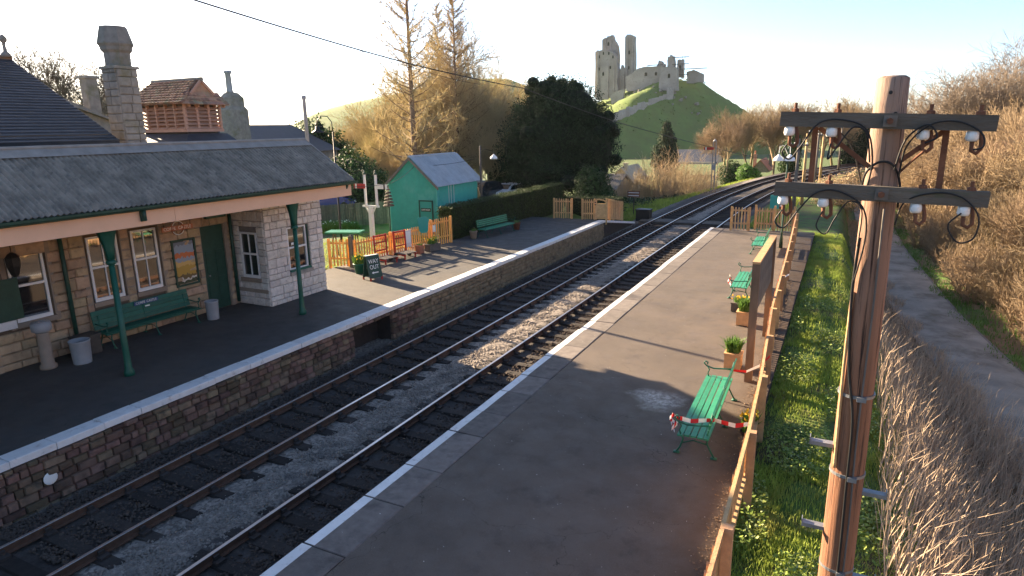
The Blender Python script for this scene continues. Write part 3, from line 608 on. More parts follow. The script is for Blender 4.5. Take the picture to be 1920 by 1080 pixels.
# main range with slate roof behind, gable at y = 12
MB().box(-27.6, -18.7, -14, 11.9, -.3, 5.75).build('main_wall', 'sandstone_joint', SB)
MB().prism([(-27.6, 5.7), (-23.1, 8.0), (-18.75, 5.7)], lambda u, v, t: (u, t, v), 11.6, 11.95).build('gable', 'moss_stone', SB)
mr_ = MB().prism([(-27.8, 5.55), (-23.1, 8.02), (-18.4, 5.55), (-18.4, 5.45), (-23.1, 7.9), (-27.8, 5.45)], lambda u, v, t: (u, t, v), -14, 12.0).build('main_roof', 'slate', SB)
n = 30
for i in range(n):
    t0, t1 = i/n, (i+1.25)/n; x0, z0 = -18.4-4.7*t0, 5.55+2.47*t0; x1, z1 = -18.4-4.7*min(t1, 1), 5.55+2.47*min(t1, 1)
    MB().add([(x0, -14, z0+.045), (x0, 12.02, z0+.045), (x1, 12.02, z1+.012), (x1, -14, z1+.012), (x0, -14, z0+.01), (x0, 12.02, z0+.01)], [(0, 1, 2, 3), (0, 4, 5, 1)]).build('slate_course', 'slate', mr_)
MB().tube([(-23.1, -14, 8.05), (-23.1, 12.05, 8.05)], .09, 8).build('ridge_tiles', 'tile_roof', mr_)
MB().lathe([(.16, 0), (.12, .1), (.05, .16), (.045, .4), (.1, .45), (.11, .54), (.05, .62), (.0, .66)], (-23.05, 11.9, 8.08), 10).build('finial', 'moss_stone', SB, True)
# chimney
ch = MB().box(-20.33, -19.71, 13.09, 13.71, 3.5, 7.66).build('chimney', 'moss_stone', SB)
stone_wall(ch, (-19.69, 13.07, 4.6), math.pi/2, .66, 3.06, 'moss_stone', (.18, .3), (.25, .5), .06, seed=41)
stone_wall(ch, (-20.35, 13.07, 4.6), 0, .66, 3.06, 'moss_stone', (.18, .3), (.25, .5), .06, seed=42)
MB().box(-20.41, -19.63, 13.01, 13.79, 7.66, 7.74).build('string_course', 'moss_stone', ch)
MB().lathe([(.40, 7.74), (.36, 7.78), (.36, 8.12), (.43, 8.2), (.45, 8.3), (.50, 8.38), (.37, 8.88), (.3, 8.88), (.28, 8.7)], (-20.02, 13.4, 0), 8).build('cap', 'moss_stone', ch)

# toilet block with tiled roof and louvred lantern
LB = T('lantern_outbuilding', 'low block with red louvred roof lantern and tiled gablet roof behind the canopy', 'building')
MB().box(-25.3, -19.3, 14.6, 17.8, -.3, 4.7).build('wall', 'sandstone_joint', LB)
MB().add([(-25.7, 14.3, 4.65), (-19.0, 14.3, 4.65), (-19.0, 17.95, 4.65), (-25.7, 17.95, 4.65), (-23.8, 16.2, 5.72), (-20.9, 16.2, 5.72), (-20.9, 17.85, 5.72), (-23.8, 17.85, 5.72)], [(0, 3, 2, 1), (4, 5, 6, 7), (0, 1, 5, 4), (1, 2, 6, 5), (2, 3, 7, 6), (3, 0, 4, 7)]).build('roof', 'slate', LB)
tm = MB(); tm.v = [(-.5, -.5, 0), (.5, -.5, 0), (.5, .5, 0), (-.5, .5, 0), (-.5, -.5, 1), (0, -.5, 1.25), (.5, -.5, 1), (.5, .5, .35), (0, .5, .55), (-.5, .5, .35)]; tm.f = [(0, 1, 6, 5, 4), (4, 5, 8, 9), (5, 6, 7, 8), (1, 2, 7, 6), (0, 4, 9, 3), (0, 3, 2, 1)]
tile = tm.mesh('tile', 'tile_roof')
x0, x1, y0, y1, zb, zt = -23.55, -21.05, 16.28, 17.76, 5.86, 6.78
lan = MB().box(x0+.08, x1-.08, y0+.08, y1-.08, 5.7, zt+.05).build('lantern', 'dark_wood', LB)
MB().box(x0-.06, x1+.06, y0-.06, y1+.06, 5.78, zb+.02).build('sill', 'louvre', lan)
MB().box(x0-.02, x1+.02, y0-.02, y1+.02, zt, zt+.08).build('head', 'louvre', lan)
for k in range(6):
    u = x0+(x1-x0)*k/5; MB().box(u-.028, u+.028, y0-.06, y0+.05, zb, zt).build('post', 'louvre', lan)
for k in range(4):
    u = y0+(y1-y0)*k/3; MB().box(x1-.05, x1+.03, u-.045, u+.045, zb, zt).build('post', 'louvre', lan)
for k in range(6):
    z = zb+.08+k*.135
    MB().bar((x0, y0+.02, z), (x1, y0+.02, z), .17, .026, (0, -.75, 1)).build('louvre_slat', 'louvre', lan); MB().bar((x1-.02, y0, z), (x1-.02, y1, z), .17, .026, (.75, 0, 1)).build('louvre_slat', 'louvre', lan)
# steep roof: ridge along x, gablet toward the line, skirt below it
yr, zr_ = (y0+y1)/2, 7.62
e0, e1 = y0-.28, y1+.28; xe = x1+.3; xw = x0-.35
rf = MB().add([(xw, e0, 6.74), (xe, e0, 6.74), (xe, e1, 6.74), (xw, e1, 6.74), (xw+.35, yr, zr_-.06), (x1+.05, yr, zr_-.06), (x1+.05, yr-.42, 7.18), (x1+.05, yr+.42, 7.18)], [(0, 1, 6, 5, 4), (3, 4, 5, 7, 2), (0, 4, 3), (1, 2, 7, 6), (6, 7, 5), (0, 3, 2, 1)]).build('lantern_roof', 'tile_roof', LB)
nrow = 9
for i in range(nrow):
    t = i/nrow; yy = e0+(yr-e0)*t; zz = 6.76+(zr_-6.78)*t; xa = xw+.35*t; xb = xe-.30*min(1, t*2)
    k = int((xb-xa)/.19)
    for j in range(k):
        link('tile', tile, rf).matrix_basis = Matrix.Translation(Vector((xa+(j+.5)*(xb-xa)/k, yy+.07, zz+.05))) @ Matrix.Rotation(math.atan2(zr_-6.78, yr-e0), 4, 'X') @ Matrix.Diagonal((.18, .19, .075, 1))
for i in range(3):
    t = i/5; xx = xe-.30*t/.5*.5; zz = 6.77+(7.18-6.74)*t/.55*.5
    k = 10
    for j in range(k): link('tile', tile, rf).matrix_basis = Matrix.Translation(Vector((xe-.06-.09*i, e0+.1+(j+.5)*(e1-e0-.2-.2*i)/k+.1*i, 6.80+.14*i))) @ Matrix.Rotation(math.pi/2, 4, 'Z') @ Matrix.Rotation(.98, 4, 'X') @ Matrix.Diagonal((.21, .2, .04, 1))
MB().tube([(xw+.3, yr, zr_), (x1+.16, yr, zr_)], .075, 8).build('ridge_tiles', 'moss_stone', rf)
for s_ in (-1, 1): MB().bar((x1+.1, yr, zr_-.04), (x1+.1, yr+s_*.5, 7.1), .06, .09).build('bargeboard', 'louvre', rf)
for k in range(5): MB().box(x1+.0, x1+.14, y0+.1+k*.37, y0+.16+k*.37, 6.64, 6.74).build('rafter_foot', 'louvre', rf)

# stone cottage behind with chimney and tall pot, and one further left
def cottage(name, label, x0, x1, y0, y1, ze, zr, wall, roof, alongy=True, chim=None):
    h = T(name, label, 'house')
    MB().box(x0, x1, y0, y1, -5, ze).build('wall', wall, h)
    if alongy:
        xm = (x0+x1)/2; MB().prism([(x0-.3, ze-.1), (xm, zr), (x1+.3, ze-.1), (xm, zr-.25)], lambda u, v, t: (u, t, v), y0-.25, y1+.25).build('roof', roof, h); MB().prism([(x0+.02, ze), (xm, zr-.2), (x1-.02, ze)], lambda u, v, t: (u, t, v), y0+.02, y1-.02).build('gable', wall, h)
    else:
        ym = (y0+y1)/2; MB().prism([(y0-.3, ze-.1), (ym, zr), (y1+.3, ze-.1), (ym, zr-.25)], lambda u, v, t: (t, u, v), x0-.25, x1+.25).build('roof', roof, h); MB().prism([(y0+.02, ze), (ym, zr-.2), (y1-.02, ze)], lambda u, v, t: (t, u, v), x0+.02, x1-.02).build('gable', wall, h)
    for (cx, cy, cw, zt2, pot) in (chim or []):
        c = MB().box(cx-cw/2, cx+cw/2, cy-cw/2, cy+cw/2, ze-.5, zt2).build('chimney', wall, h); MB().box(cx-cw/2-.08, cx+cw/2+.08, cy-cw/2-.08, cy+cw/2+.08, zt2, zt2+.12).build('chimney_cap', wall, c)
        if pot: MB().lathe([(.17, 0), (.15, .1), (.13, pot-.12), (.18, pot-.1), (.18, pot), (.13, pot)], (cx, cy, zt2+.12), 10).build('chimney_pot', 'terracotta', c, True)
    return h
hs = cottage('stone_house', 'grey stone house with stepped chimney and tall pot behind the louvred lantern', -50, -39.4, 33.5, 45, 4.2, 6.3, 'moss_stone', 'slate', True)
c = MB().lathe([(1.04, 4.4), (1.04, 7.3), (.83, 7.55), (.83, 8.15), (.47, 8.5), (.27, 8.55)], (-40.2, 35.1, 0), 4).build('chimney', 'moss_stone', hs)
MB().lathe([(.27, 0), (.23, .13), (.2, 1.27), (.28, 1.33), (.28, 1.5), (.2, 1.5)], (-40.2, 35.0, 8.53), 12).build('chimney_pot', 'bin_grey', c, True)
cottage('stone_house', 'old stone house with moss grey roof seen just left of the big chimney', -40, -30, 13.2, 20.2, 6.0, 7.5, 'moss_stone', 'moss_stone', False, [(-31, 19.2, .5, 8.2, 0)])

# ------------------------------------------------------------------ fittings under the canopy
def bench(label, loc, rz, m='green_bench', L=3.0, solid=False, group=None):
    t = T('platform_bench', label, 'bench', loc, rz, group); h = L/2
    iron = 'green_old' if not solid else m
    seat = [(-.30, .43), (-.185, .445), (-.07, .445), (.045, .44), (.15, .435)]
    for (yv, z) in seat: MB().box(-h, h, yv, yv+.095, z-.03, z).build('seat_slat', m, t)
    back = [(.225, .56), (.245, .66), (.265, .76), (.285, .86)] if not solid else [(.225, .54), (.25, .67), (.275, .80), (.30, .93)]
    for i, (yv, z) in enumerate(back):
        w = .075 if not solid else .125
        MB().bar((-h, yv, z), (h, yv, z), .028, w, (0, .22, 1)).build('back_slat', m, t)
    for x in (-h+.16, 0, h-.16):
        l = MB(); l.tube([(x, -.27, .42), (x, -.22, .28), (x, -.27, .12), (x, -.33, .02)], .017, 6); l.tube([(x, .27, .86), (x, .21, .5), (x, .19, .42), (x, .20, .25), (x, .28, .1), (x, .33, .02)], .017, 6); l.tube([(x, -.28, .41), (x, .2, .41)], .017, 6)
        l.box(x-.035, x+.035, -.38, -.27, 0, .025); l.box(x-.035, x+.035, .27, .38, 0, .025); l.tube([(x, -.25, .2), (x, -.05, .29), (x, .2, .25)], .012, 5)
        l.build('leg', iron, t, True)
    for x in (-h+.05, h-.05):
        a = MB(); a.tube([(x, .24, .66), (x, .05, .64), (x, -.15, .62), (x, -.30, .66), (x, -.36, .72), (x, -.33, .77), (x, -.28, .74), (x, -.29, .70)], .016, 6); a.tube([(x, -.29, .66), (x, -.24, .58), (x, -.27, .5), (x, -.25, .43)], .014, 6); a.build('armrest', iron, t, True)
    return t
b5 = bench('long dark green bench with blue name plate against the station wall', (-17.86, 11.75, 0), R(90), 'green_old', 3.0, True)
pl = MB().box(-.38, .38, -.02, 0, -.055, .055).build('name_plate', 'plate_blue', b5, loc=(.12, .268, .925))
textpart('CORFE', .10, 'sign_white', pl, (-.19, -.022, 0), (math.pi/2, 0, 0), sx=.95); textpart('CASTLE', .10, 'sign_white', pl, (.165, -.022, 0), (math.pi/2, 0, 0), sx=.95)
MB().box(-.07, .07, -.02, 0, -.02, .02).build('small_plate', 'sign_white', b5, loc=(.12, .243, .80))

def litter_bin(label, loc, m='bin_grey', h=.62, r=.24):
    t = T('litter_bin', label, 'bin', loc)
    MB().lathe([(r*.86, 0), (r*.88, .03), (r, h-.04), (r*1.04, h-.03), (r*1.04, h), (r*.95, h), (r*.9, h-.1)], n=20).build('body', m, t, True); MB().lathe([(r*.92, 0), (r*.93, .02)], (0, 0, h-.12), 20).build('liner', 'black_iron', t); return t
litter_bin('round grey litter bin beside the pale pedestal under the canopy', (-17.2, 9.32, 0))
litter_bin('round grey litter bin beside the dark green station door', (-17.45, 13.55, 0), h=.6, r=.2)
pd = T('fountain_pedestal', 'pale stone pedestal with dark round top under the canopy', 'pedestal', (-17.62, 8.72, 0))
MB().lathe([(.2, 0), (.2, .08), (.15, .12), (.14, .9), (.15, .95)], n=12).build('pillar', 'dressed_stone', pd, True)
MB().lathe([(.14, .95), (.22, 1.0), (.23, 1.15), (.2, 1.22), (.05, 1.24)], n=16).build('bowl', 'bin_grey', pd, True); MB().lathe([(.05, 0), (.05, .03)], (.1, -.1, 1.24), 8).build('tap', 'steel', pd)
pb = T('plant_box', 'low dark box beside the grey bin under the canopy', 'box', (-17.75, 9.78, 0)); MB().box(-.2, .2, -.28, .28, .03, .5).build('body', 'dark_wood', pb); MB().box(-.23, .23, -.31, .31, .5, .55).build('lid', 'dark_wood', pb); MB().box(-.18, .18, -.24, .24, 0, .03).build('foot', 'black_iron', pb)
po = T('framed_poster', 'framed travel poster of orange cliffs beside the station door', 'poster', fr2.p(13.42, 1.8, .03), math.pi/2)
MB().box(-.38, .38, -.03, 0, -.70, .70).build('backing', 'black_iron', po); MB().box(-.34, .34, -.035, -.031, -.66, .66).build('print', 'poster_print', po)
for a in ((-.42, -.36, -.74, .74), (.36, .42, -.74, .74), (-.36, .36, .68, .74), (-.36, .36, -.74, -.68)): MB().box(a[0], a[1], -.06, .0, a[2], a[3]).build('frame', 'green_dark', po)
tg = T('hanging_sign', 'hanging target sign reading Corfe Castle under the canopy', 'sign', fr2.p(12.95, 2.98, .55), math.pi/2)
MB().box(-.52, .52, -.015, .015, -.07, .07).build('name_bar', 'terracotta', tg); ring = MB(); ring.tube([(.2*math.cos(2*math.pi*i/24), -.004, .2*math.sin(2*math.pi*i/24)) for i in range(25)], .028, 6, False); ring.build('ring', 'terracotta', tg, True)
textpart('CORFE', .13, 'sign_white', tg, (-.27, -.018, 0), (math.pi/2, 0, 0)); textpart('CASTLE', .13, 'sign_white', tg, (.235, -.018, 0), (math.pi/2, 0, 0))
ar = MB(); ar.tube([(.2*math.cos(a), -.03, .2*math.sin(a)) for a in np.linspace(.5, 2.64, 10)], .014, 5); ar.build('ring_white_arc', 'sign_white', tg); ar = MB(); ar.tube([(.2*math.cos(a), -.03, .2*math.sin(a)) for a in np.linspace(3.64, 5.78, 10)], .014, 5); ar.build('ring_white_arc', 'sign_white', tg)  # white arcs along the upper and lower halves of the ring
for x in (-.45, .45): MB().tube([(x, 0, .07), (x, 0, .92)], .008, 5).build('chain', 'black_iron', tg)
nb = T('notice_board', 'dark green notice board with white notice below it on the station wall', 'notice board', fr2.p(8.32, 1.9, .06), math.pi/2)
MB().box(-.36, .36, -.05, 0, -.62, .42).build('board', 'green_dark', nb); MB().box(-.3, .16, -.06, -.02, -.84, -.63).build('notice', 'notice', nb)
ln = T('hanging_lantern', 'black box lantern hanging by the left station window', 'lantern', fr2.p(8.55, 2.75, .35), 0)
MB().lathe([(.1, -.3), (.16, -.1), (.17, .12), (.1, .2), (.03, .24)], n=6).build('body', 'black_iron', ln); MB().tube([(0, 0, .22), (0, 0, 1.15)], .012, 5).build('hanger', 'black_iron', ln); MB().lathe([(.05, -.36), (.1, -.3)], n=6).build('finial', 'black_iron', ln)
lb = T('sign_box', 'dark box sign hung from the soffit above the station door', 'sign', (-17.3, 13.95, 3.35), math.pi/2)
MB().box(-.36, .36, -.06, .06, -.17, .17).build('box', 'green_dark', lb)
for x in (-.28, .28): MB().tube([(x, 0, .16), (x, 0, .56)], .01, 5).build('hanger', 'black_iron', lb)

# ================================================================== LEFT PLATFORM: fences, shed, garden
PK = {}
def picket_mesh(m, h, w=.072, t=.022, pointed=True):
    k = (m, h, w)
    if k not in PK:
        b = MB(); pts = [(-w/2, 0), (w/2, 0), (w/2, h-.05), (0, h), (-w/2, h-.05)] if pointed else [(-w/2, 0), (w/2, 0), (w/2, h), (-w/2, h)]
        b.prism(pts, lambda u, v, q: (u, q, v), -t/2, t/2); PK[k] = b.mesh('picket', m)
    return PK[k]
def picket_fence(name, label, pts, h=1.2, gap=.135, m='orange_wood', post=2.0, postm=None, zfun=None, side=1, w=.072, cat='fence', seed=1, lean=0, zb=.04, rails=(.3, .85), postw=.1, posth=0, railh=.085):
    """pts: plan points; pickets stand on the 'side' of the rails"""
    r = random.Random(seed); t = T(name, label, cat, (pts[0][0], pts[0][1], pts[0][2] if len(pts[0]) > 2 else 0)); o = t.location
    me = picket_mesh(m, h-zb, w)
    for a, b in zip(pts[:-1], pts[1:]):
        a = Vector((a[0], a[1], a[2] if len(a) > 2 else 0)); b = Vector((b[0], b[1], b[2] if len(b) > 2 else 0)); d = b-a; L = d.length; ang = math.atan2(d.y, d.x); n = Vector((math.sin(ang), -math.cos(ang), 0))
        k = max(2, int(round(L/gap)))
        for i in range(k):
            p = a+d*((i+.5)/k)+n*.03*side+Vector((0, 0, zb+r.uniform(-.012, .012)))-o
            link('picket', me, t, p, 0, None, (r.uniform(-.015, .015)+lean, r.uniform(-.012, .012), ang+r.uniform(-.03, .03)))
        for z in rails:
            MB().bar(a-o+Vector((0, 0, h*z)), b-o+Vector((0, 0, h*z)), .035 if railh < .1 else .05, railh).build('rail', postm or m, t)
        q = max(1, int(round(L/post)))
        for i in range(0 if Vector((pts[0][0], pts[0][1], 0)).to_2d() == a.to_2d() else 1, q+1):
            p = a+d*(i/q)-n*.06*side-o; x, y = p.x, p.y
            MB().box(-postw/2, postw/2, -postw/2, postw/2, -.3, h+posth).build('post', postm or m, t, loc=(x, y, p.z), rz=ang)
    return t
picket_fence('picket_gate', 'short orange picket gate panel standing beside the bay corner', [(-19.55, 21.30), (-18.72, 21.62)], 1.22, .15, post=1, seed=2, side=1, cat='gate')
gp_ = T('gate_post', 'dark square gate post between the orange gate and fence', 'post', (-18.55, 21.62, 0)); MB().box(-.09, .09, -.09, .09, 0, 1.3).build('shaft', 'dark_wood', gp_); MB().lathe([(.13, 1.3), (.13, 1.34), (.02, 1.42)], n=4).build('cap', 'dark_wood', gp_)
picket_fence('picket_fence', 'orange picket fence curving along the back of left platform below the teal shed', [(-18.42, 21.65), (-18.22, 24.0), (-18.02, 26.9)], 1.2, .155, seed=3, side=1)

picket_fence('picket_fence', 'taller end panel of orange picket fence against the hedge', [(-18.0, 26.95), (-17.8, 28.55)], 1.38, .155, seed=4, side=1)
def trolley(label, loc, rz):
    t = T('luggage_trolley', label, 'trolley', loc, rz)
    for x in (-.36, .36): MB().bar((x, 0, .12), (x, .06, 1.25), .06, .06, (0, 1, 0)).build('upright', 'red_paint', t)
    for z in (.55, .9, 1.2): MB().bar((-.36, .03, z), (.36, .03, z), .035, .06).build('crossbar', 'red_paint', t)
    for k in range(5): MB().box(-.42, .42, -.62+k*.125, -.62+k*.125+.1, .24, .27).build('deck_slat', 'grey_wood', t)
    for x in (-.36, .36): MB().box(x-.03, x+.03, -.64, .02, .17, .24).build('bearer', 'red_paint', t)
    for x in (-.44, .44):
        wl = MB().lathe([(.02, -.025), (.13, -.025), (.13, .025), (.02, .025)], n=16).build('wheel', 'black_iron', t, loc=(x, -.1, .13)); wl.rotation_euler = (0, math.pi/2, 0)
    for x in (-.34, .34): MB().box(x-.025, x+.025, -.6, -.55, 0, .18).build('foot', 'red_paint', t)
    return t
trolley('red framed luggage trolley nearest the way out board', (-18.02, 22.95, 0), R(82))
trolley('red framed luggage trolley further from the way out board', (-17.92, 24.25, 0), R(82))

def planter(name, label, loc, rz=0, size=(.5, .3, .34), m='tan_wood', plant='leaf_plant', flower=None, ph=.38, n=130, seed=1, tub=False, cat='planter'):
    t = T(name, label, cat, loc, rz); a, b_, h = size
    if tub: MB().lathe([(a*.36, 0), (a*.5, h-.05), (a*.54, h-.04), (a*.54, h), (a*.46, h), (a*.44, h-.06)], n=14).build('pot', m, t, True)
    else:
        q = MB(); q.box(-a/2, a/2, -b_/2, b_/2, .02, h-.04); q.build('box', m, t); MB().box(-a/2-.015, a/2+.015, -b_/2-.015, b_/2+.015, h-.04, h).build('rim', m, t)
        for sx_ in (-1, 1): MB().box(sx_*a/2*.8-.03, sx_*a/2*.8+.03, -b_/2, b_/2, 0, .02).build('foot', m, t)
    r = np.random.default_rng(seed); V = []; Fq = []
    for i in range(n):
        c = Vector(((r.random()-.5)*a*.7, (r.random()-.5)*(b_ if not tub else a)*.7, h-.03)); an = r.random()*6.28; sp = r.random()*.22; L = ph*(.5+.6*r.random()); wd = .018
        d = Vector((math.cos(an), math.sin(an), 0)); s_ = Vector((-d.y, d.x, 0))*wd; m1 = c+d*sp*.4+Vector((0, 0, L*.65)); tip = c+d*sp*1.3+Vector((0, 0, L)); k = len(V); V += [c-s_*.6, c+s_*.6, m1+s_, m1-s_, tip]; Fq += [(k, k+1, k+2, k+3), (k+3, k+2, k+4)]
    q = MB(); q.v = [tuple(v) for v in V]; q.f = Fq; tag(q.build('foliage', plant, t), kind='stuff')
    if flower:
        q = MB()
        for i in range(max(12, n//6)):
            c = Vector(((r.random()-.5)*a, (r.random()-.5)*max(b_, a*.6), h+ph*(.45+.55*r.random()))); an = r.random()*3; e = .035
            u = Vector((math.cos(an), math.sin(an), .4))*e; v = Vector((-math.sin(an), math.cos(an), .3))*e; q.add([c-u, c-v, c+u, c+v], [(0, 1, 2, 3)]); q.add([c-u+Vector((0, 0, e)), c+Vector((0, 0, -e)), c+u+Vector((0, 0, e))], [(0, 1, 2)])
        tag(q.build('flowers', flower, t), kind='stuff')
    return t
planter('flower_planter', 'wooden planter of yellow flowers at the far end of orange fence', (-17.45, 26.2, 0), R(80), (.75, .35, .35), 'dark_wood', flower='flower_yellow', n=120, seed=3)
planter('flower_planter', 'small terracotta planter box next to the yellow flower planter', (-17.62, 25.35, 0), R(80), (.3, .28, .4), 'terracotta', ph=.12, n=40, seed=4)
planter('flower_planter', 'green plant tub half hidden behind the way out board', (-17.45, 20.75, 0), 0, (.5, .4, .42), 'green_old', n=150, ph=.42, seed=5, tub=True, flower='flower_yellow')
planter('flower_planter', 'buff plant tub at the near end of the bench by the hedge', (-17.35, 30.0, 0), 0, (.42, .4, .42), 'dressed_stone', n=30, ph=.15, seed=6, tub=True)
planter('flower_planter', 'brown plant tub at the far end of the bench by the hedge', (-16.62, 33.75, 0), 0, (.45, .4, .42), 'rust', n=30, ph=.15, seed=7, tub=True)

ab = T('way_out_board', 'dark green folding board reading way out with white arrow', 'sign', (-16.25, 20.05, 0), R(72))
for s_ in (-1, 1):
    p_ = MB().add([(-.30, s_*.24, .10), (.30, s_*.24, .10), (.30, s_*.03, .98), (-.30, s_*.03, .98), (-.30, s_*.24-.02, .10), (.30, s_*.24-.02, .10), (.30, s_*.03-.02, .98), (-.30, s_*.03-.02, .98)], [(0, 1, 2, 3), (7, 6, 5, 4), (0, 4, 5, 1), (1, 5, 6, 2), (2, 6, 7, 3), (3, 7, 4, 0)]).build('panel', 'green_dark', ab)
    for x in (-.26, .26): MB().box(x-.03, x+.03, s_*.25-.025, s_*.25+.015, 0, .12).build('leg', 'red_paint', ab)
MB().box(-.30, .30, -.06, .04, .975, .99).build('hinge', 'sign_white', ab)
tl = math.atan2(.21, .88)
for tx, zz in (('WAY', .74), ('OUT', .52)): textpart(tx, .235, 'sign_white', ab, (0, -.265+(zz-.10)*(.21/.88)-.004, zz), (math.pi/2-tl, 0, 0), sx=.85)
yy_ = lambda z: -.265+(z-.10)*(.21/.88)-.006
MB().add([(-.17, yy_(.31), .31), (-.08, yy_(.36), .36), (-.08, yy_(.33), .33), (.14, yy_(.33), .33), (.14, yy_(.29), .29), (-.08, yy_(.29), .29), (-.08, yy_(.26), .26)], [(0, 6, 5, 4, 3, 2, 1)]).build('arrow', 'sign_white', ab)

fp = T('fence_notice', 'teal panel hung over the orange fence below the shed door', 'sign', (-18.0, 26.2, .82), R(84))
MB().prism([(-.42, .80), (-.30, .15), (-.16, .03), (.25, .0), (.36, .12), (.40, .5), (.46, .62), (.2, .80)], lambda u, v, t: (u, t, v), -.07, -.05).build('panel', 'teal_clean', fp)
for x in (-.2, .25): MB().box(x-.02, x+.02, -.05, .06, .55, .6).build('hook', 'black_iron', fp)
def small_notice(label, loc, w, h, m='notice'):
    t = T('fence_notice', label, 'notice', loc, R(84)); MB().box(-w/2, w/2, -.075, -.055, 0, h).build('board', m, t); MB().box(-w/2+.04, w/2-.04, -.08, -.0755, h*.25, h*.9).build('paper', 'sign_white', t); return t
small_notice('white notice on the orange fence beside the teal panel', (-17.92, 27.0, .78), .22, .34)
small_notice('tall pale notice on orange fence behind the second red trolley', (-18.08, 25.0, .35), .42, .8)

# teal corrugated shed
SH = T('corrugated_shed', 'teal corrugated iron shed with grey gable roof beside the platform garden', 'shed')
sx0, sx1, sy0, sy1, se, sr = -23.5, -20.2, 31.0, 35.6, 2.72, 4.2; sxm = (sx0+sx1)/2
def corr_wall(u0, u1, zt, fn, pitch=.09, amp=.014, z0=-.3):
    b = MB(); k = int((u1-u0)/pitch*6)
    for i in range(k+1):
        u = u0+(u1-u0)*i/k; d = amp*math.sin(2*math.pi*u/pitch); b.v += [fn(u, z0, d), fn(u, zt(u), d)]
    b.f = [(2*i, 2*i+2, 2*i+3, 2*i+1) for i in range(k)]; return b
n_ = 4
for i in range(n_):
    a, c = sx0+(sx1-sx0)*i/n_, sx0+(sx1-sx0)*(i+1)/n_
    corr_wall(a, c+.01, lambda u: se+(sr-se)*(1-abs(u-sxm)/(sxm-sx0))-.02, lambda u, z, d: (u, sy0-d+.002*(i % 2), z)).build('wall_sheet', 'teal', SH, True)
for i in range(5):
    a, c = sy0+(sy1-sy0)*i/5, sy0+(sy1-sy0)*(i+1)/5; corr_wall(a, c+.01, lambda u: se-.02, lambda u, z, d: (sx1+d+.002*(i % 2), u, z)).build('wall_sheet', 'teal', SH, True)
b = MB(); b.box(sx0+.04, sx1-.04, sy0+.04, sy1-.02, -.3, se-.05); b.prism([(sx0+.04, se-.05), (sxm, sr-.1), (sx1-.04, se-.05)], lambda u, v, t: (u, t, v), sy0+.04, sy1-.02); b.build('core', 'teal', SH)
MB().box(sx1-.05, sx1+.03, sy0-.03, sy0+.05, -.3, se).build('corner_post', 'teal', SH)
ssl = math.hypot(sr-se+.12, sxm-sx0+.22); ssa = math.atan2(sr-se, sxm-sx0)
shs = sheet('roof_sheet', 'shed_roof', .98, ssl, .12, .014)
for i in range(6):
    y = sy0-.2+.49+i*.84
    link('roof_sheet', shs, SH).matrix_basis = Matrix.Translation(Vector((sx1+.2, y, se-.12+.006*(i % 2)))) @ Matrix.Rotation(math.pi, 4, 'Z') @ Matrix.Rotation(-ssa, 4, 'Y')
    link('roof_sheet', shs, SH).matrix_basis = Matrix.Translation(Vector((sx0-.2, y, se-.12+.006*(i % 2)))) @ Matrix.Rotation(-ssa, 4, 'Y')
MB().tube([(sxm, sy0-.25, sr+.04), (sxm, sy1+.15, sr+.04)], .07, 8).build('ridge_cap', 'shed_roof', SH)
for s_ in (-1, 1):     # scalloped bargeboards
    bb = MB(); k = 18; L_ = sxm-sx0+.25
    for i in range(k*4+1):
        t = i/(k*4); x = sxm+s_*L_*t; z = sr+.03-(sr-se+.18)*t; bb.v += [(x, sy0-.27, z), (x, sy0-.27, z-.13-.045*abs(math.sin(math.pi*i/4))), (x, sy0-.23, z), (x, sy0-.23, z-.13-.045*abs(math.sin(math.pi*i/4)))]
    bb.f = [f for i in range(k*4) for f in ((4*i, 4*i+4, 4*i+5, 4*i+1), (4*i+2, 4*i+3, 4*i+7, 4*i+6), (4*i, 4*i+2, 4*i+6, 4*i+4))]; bb.build('bargeboard', 'grey_wood', SH)
sdoor = MB().box(-21.35, -20.55, sy0-.05, sy0-.02, -.1, 1.75).build('door', 'teal_clean', SH)
for a in ((-21.42, -21.35, -.1, 1.82), (-20.55, -20.48, -.1, 1.82), (-21.35, -20.55, 1.75, 1.82)): MB().box(a[0], a[1], sy0-.075, sy0-.015, a[2], a[3]).build('frame', 'green_dark', sdoor)
sp_ = MB().box(-21.28, -20.62, sy0-.075, sy0-.05, 1.18, 1.38).build('sign_plate', 'green_dark', SH); textpart('LAMP ROOM', .125, 'sign_white', sp_, (-20.95, sy0-.08, 1.28), (math.pi/2, 0, 0), sx=.8)
for y in (32.2, 32.45, 32.75): MB().box(sx1+.018, sx1+.024, y, y+.03, 1.1+.3*(y-32), se-.1).build('paint_run', 'porcelain', SH)
MB().add([(-20.1, sy1, -.3), (-19.2, sy1+.1, -.3), (-20.1, sy1, 2.3)], [(0, 1, 2), (2, 1, 0)]).v
MB().prism([(-20.15, -.3), (-19.35, -.3), (-20.15, 2.2)], lambda u, v, t: (u, t, v), sy1-.1, sy1).build('buttress_board', 'tan_wood', SH)

# telephone pole with cross and lamp by the shed's far corner
tp = T('lamp_post', 'grey post with white lamp shade at the far corner of teal shed', 'lamp post', (-19.6, 35.0, 0))
MB().lathe([(.07, -.3), (.06, 4.6), (.05, 4.7)], n=8).build('post', 'grey_wood', tp, True); MB().tube([(0, 0, 4.3), (.2, .2, 4.5), (.55, .5, 4.4), (.62, .56, 4.2)], .02, 6).build('arm', 'black_iron', tp); MB().lathe([(.03, .3), (.06, .26), (.2, .12), (.24, 0), (.2, 0)], (.62, .56, 3.9), 14).build('lamp_shade', 'porcelain', tp, True)
MB().box(-.3, .3, -.04, .0, 2.55, 2.65).build('crossbar', 'steel', tp)

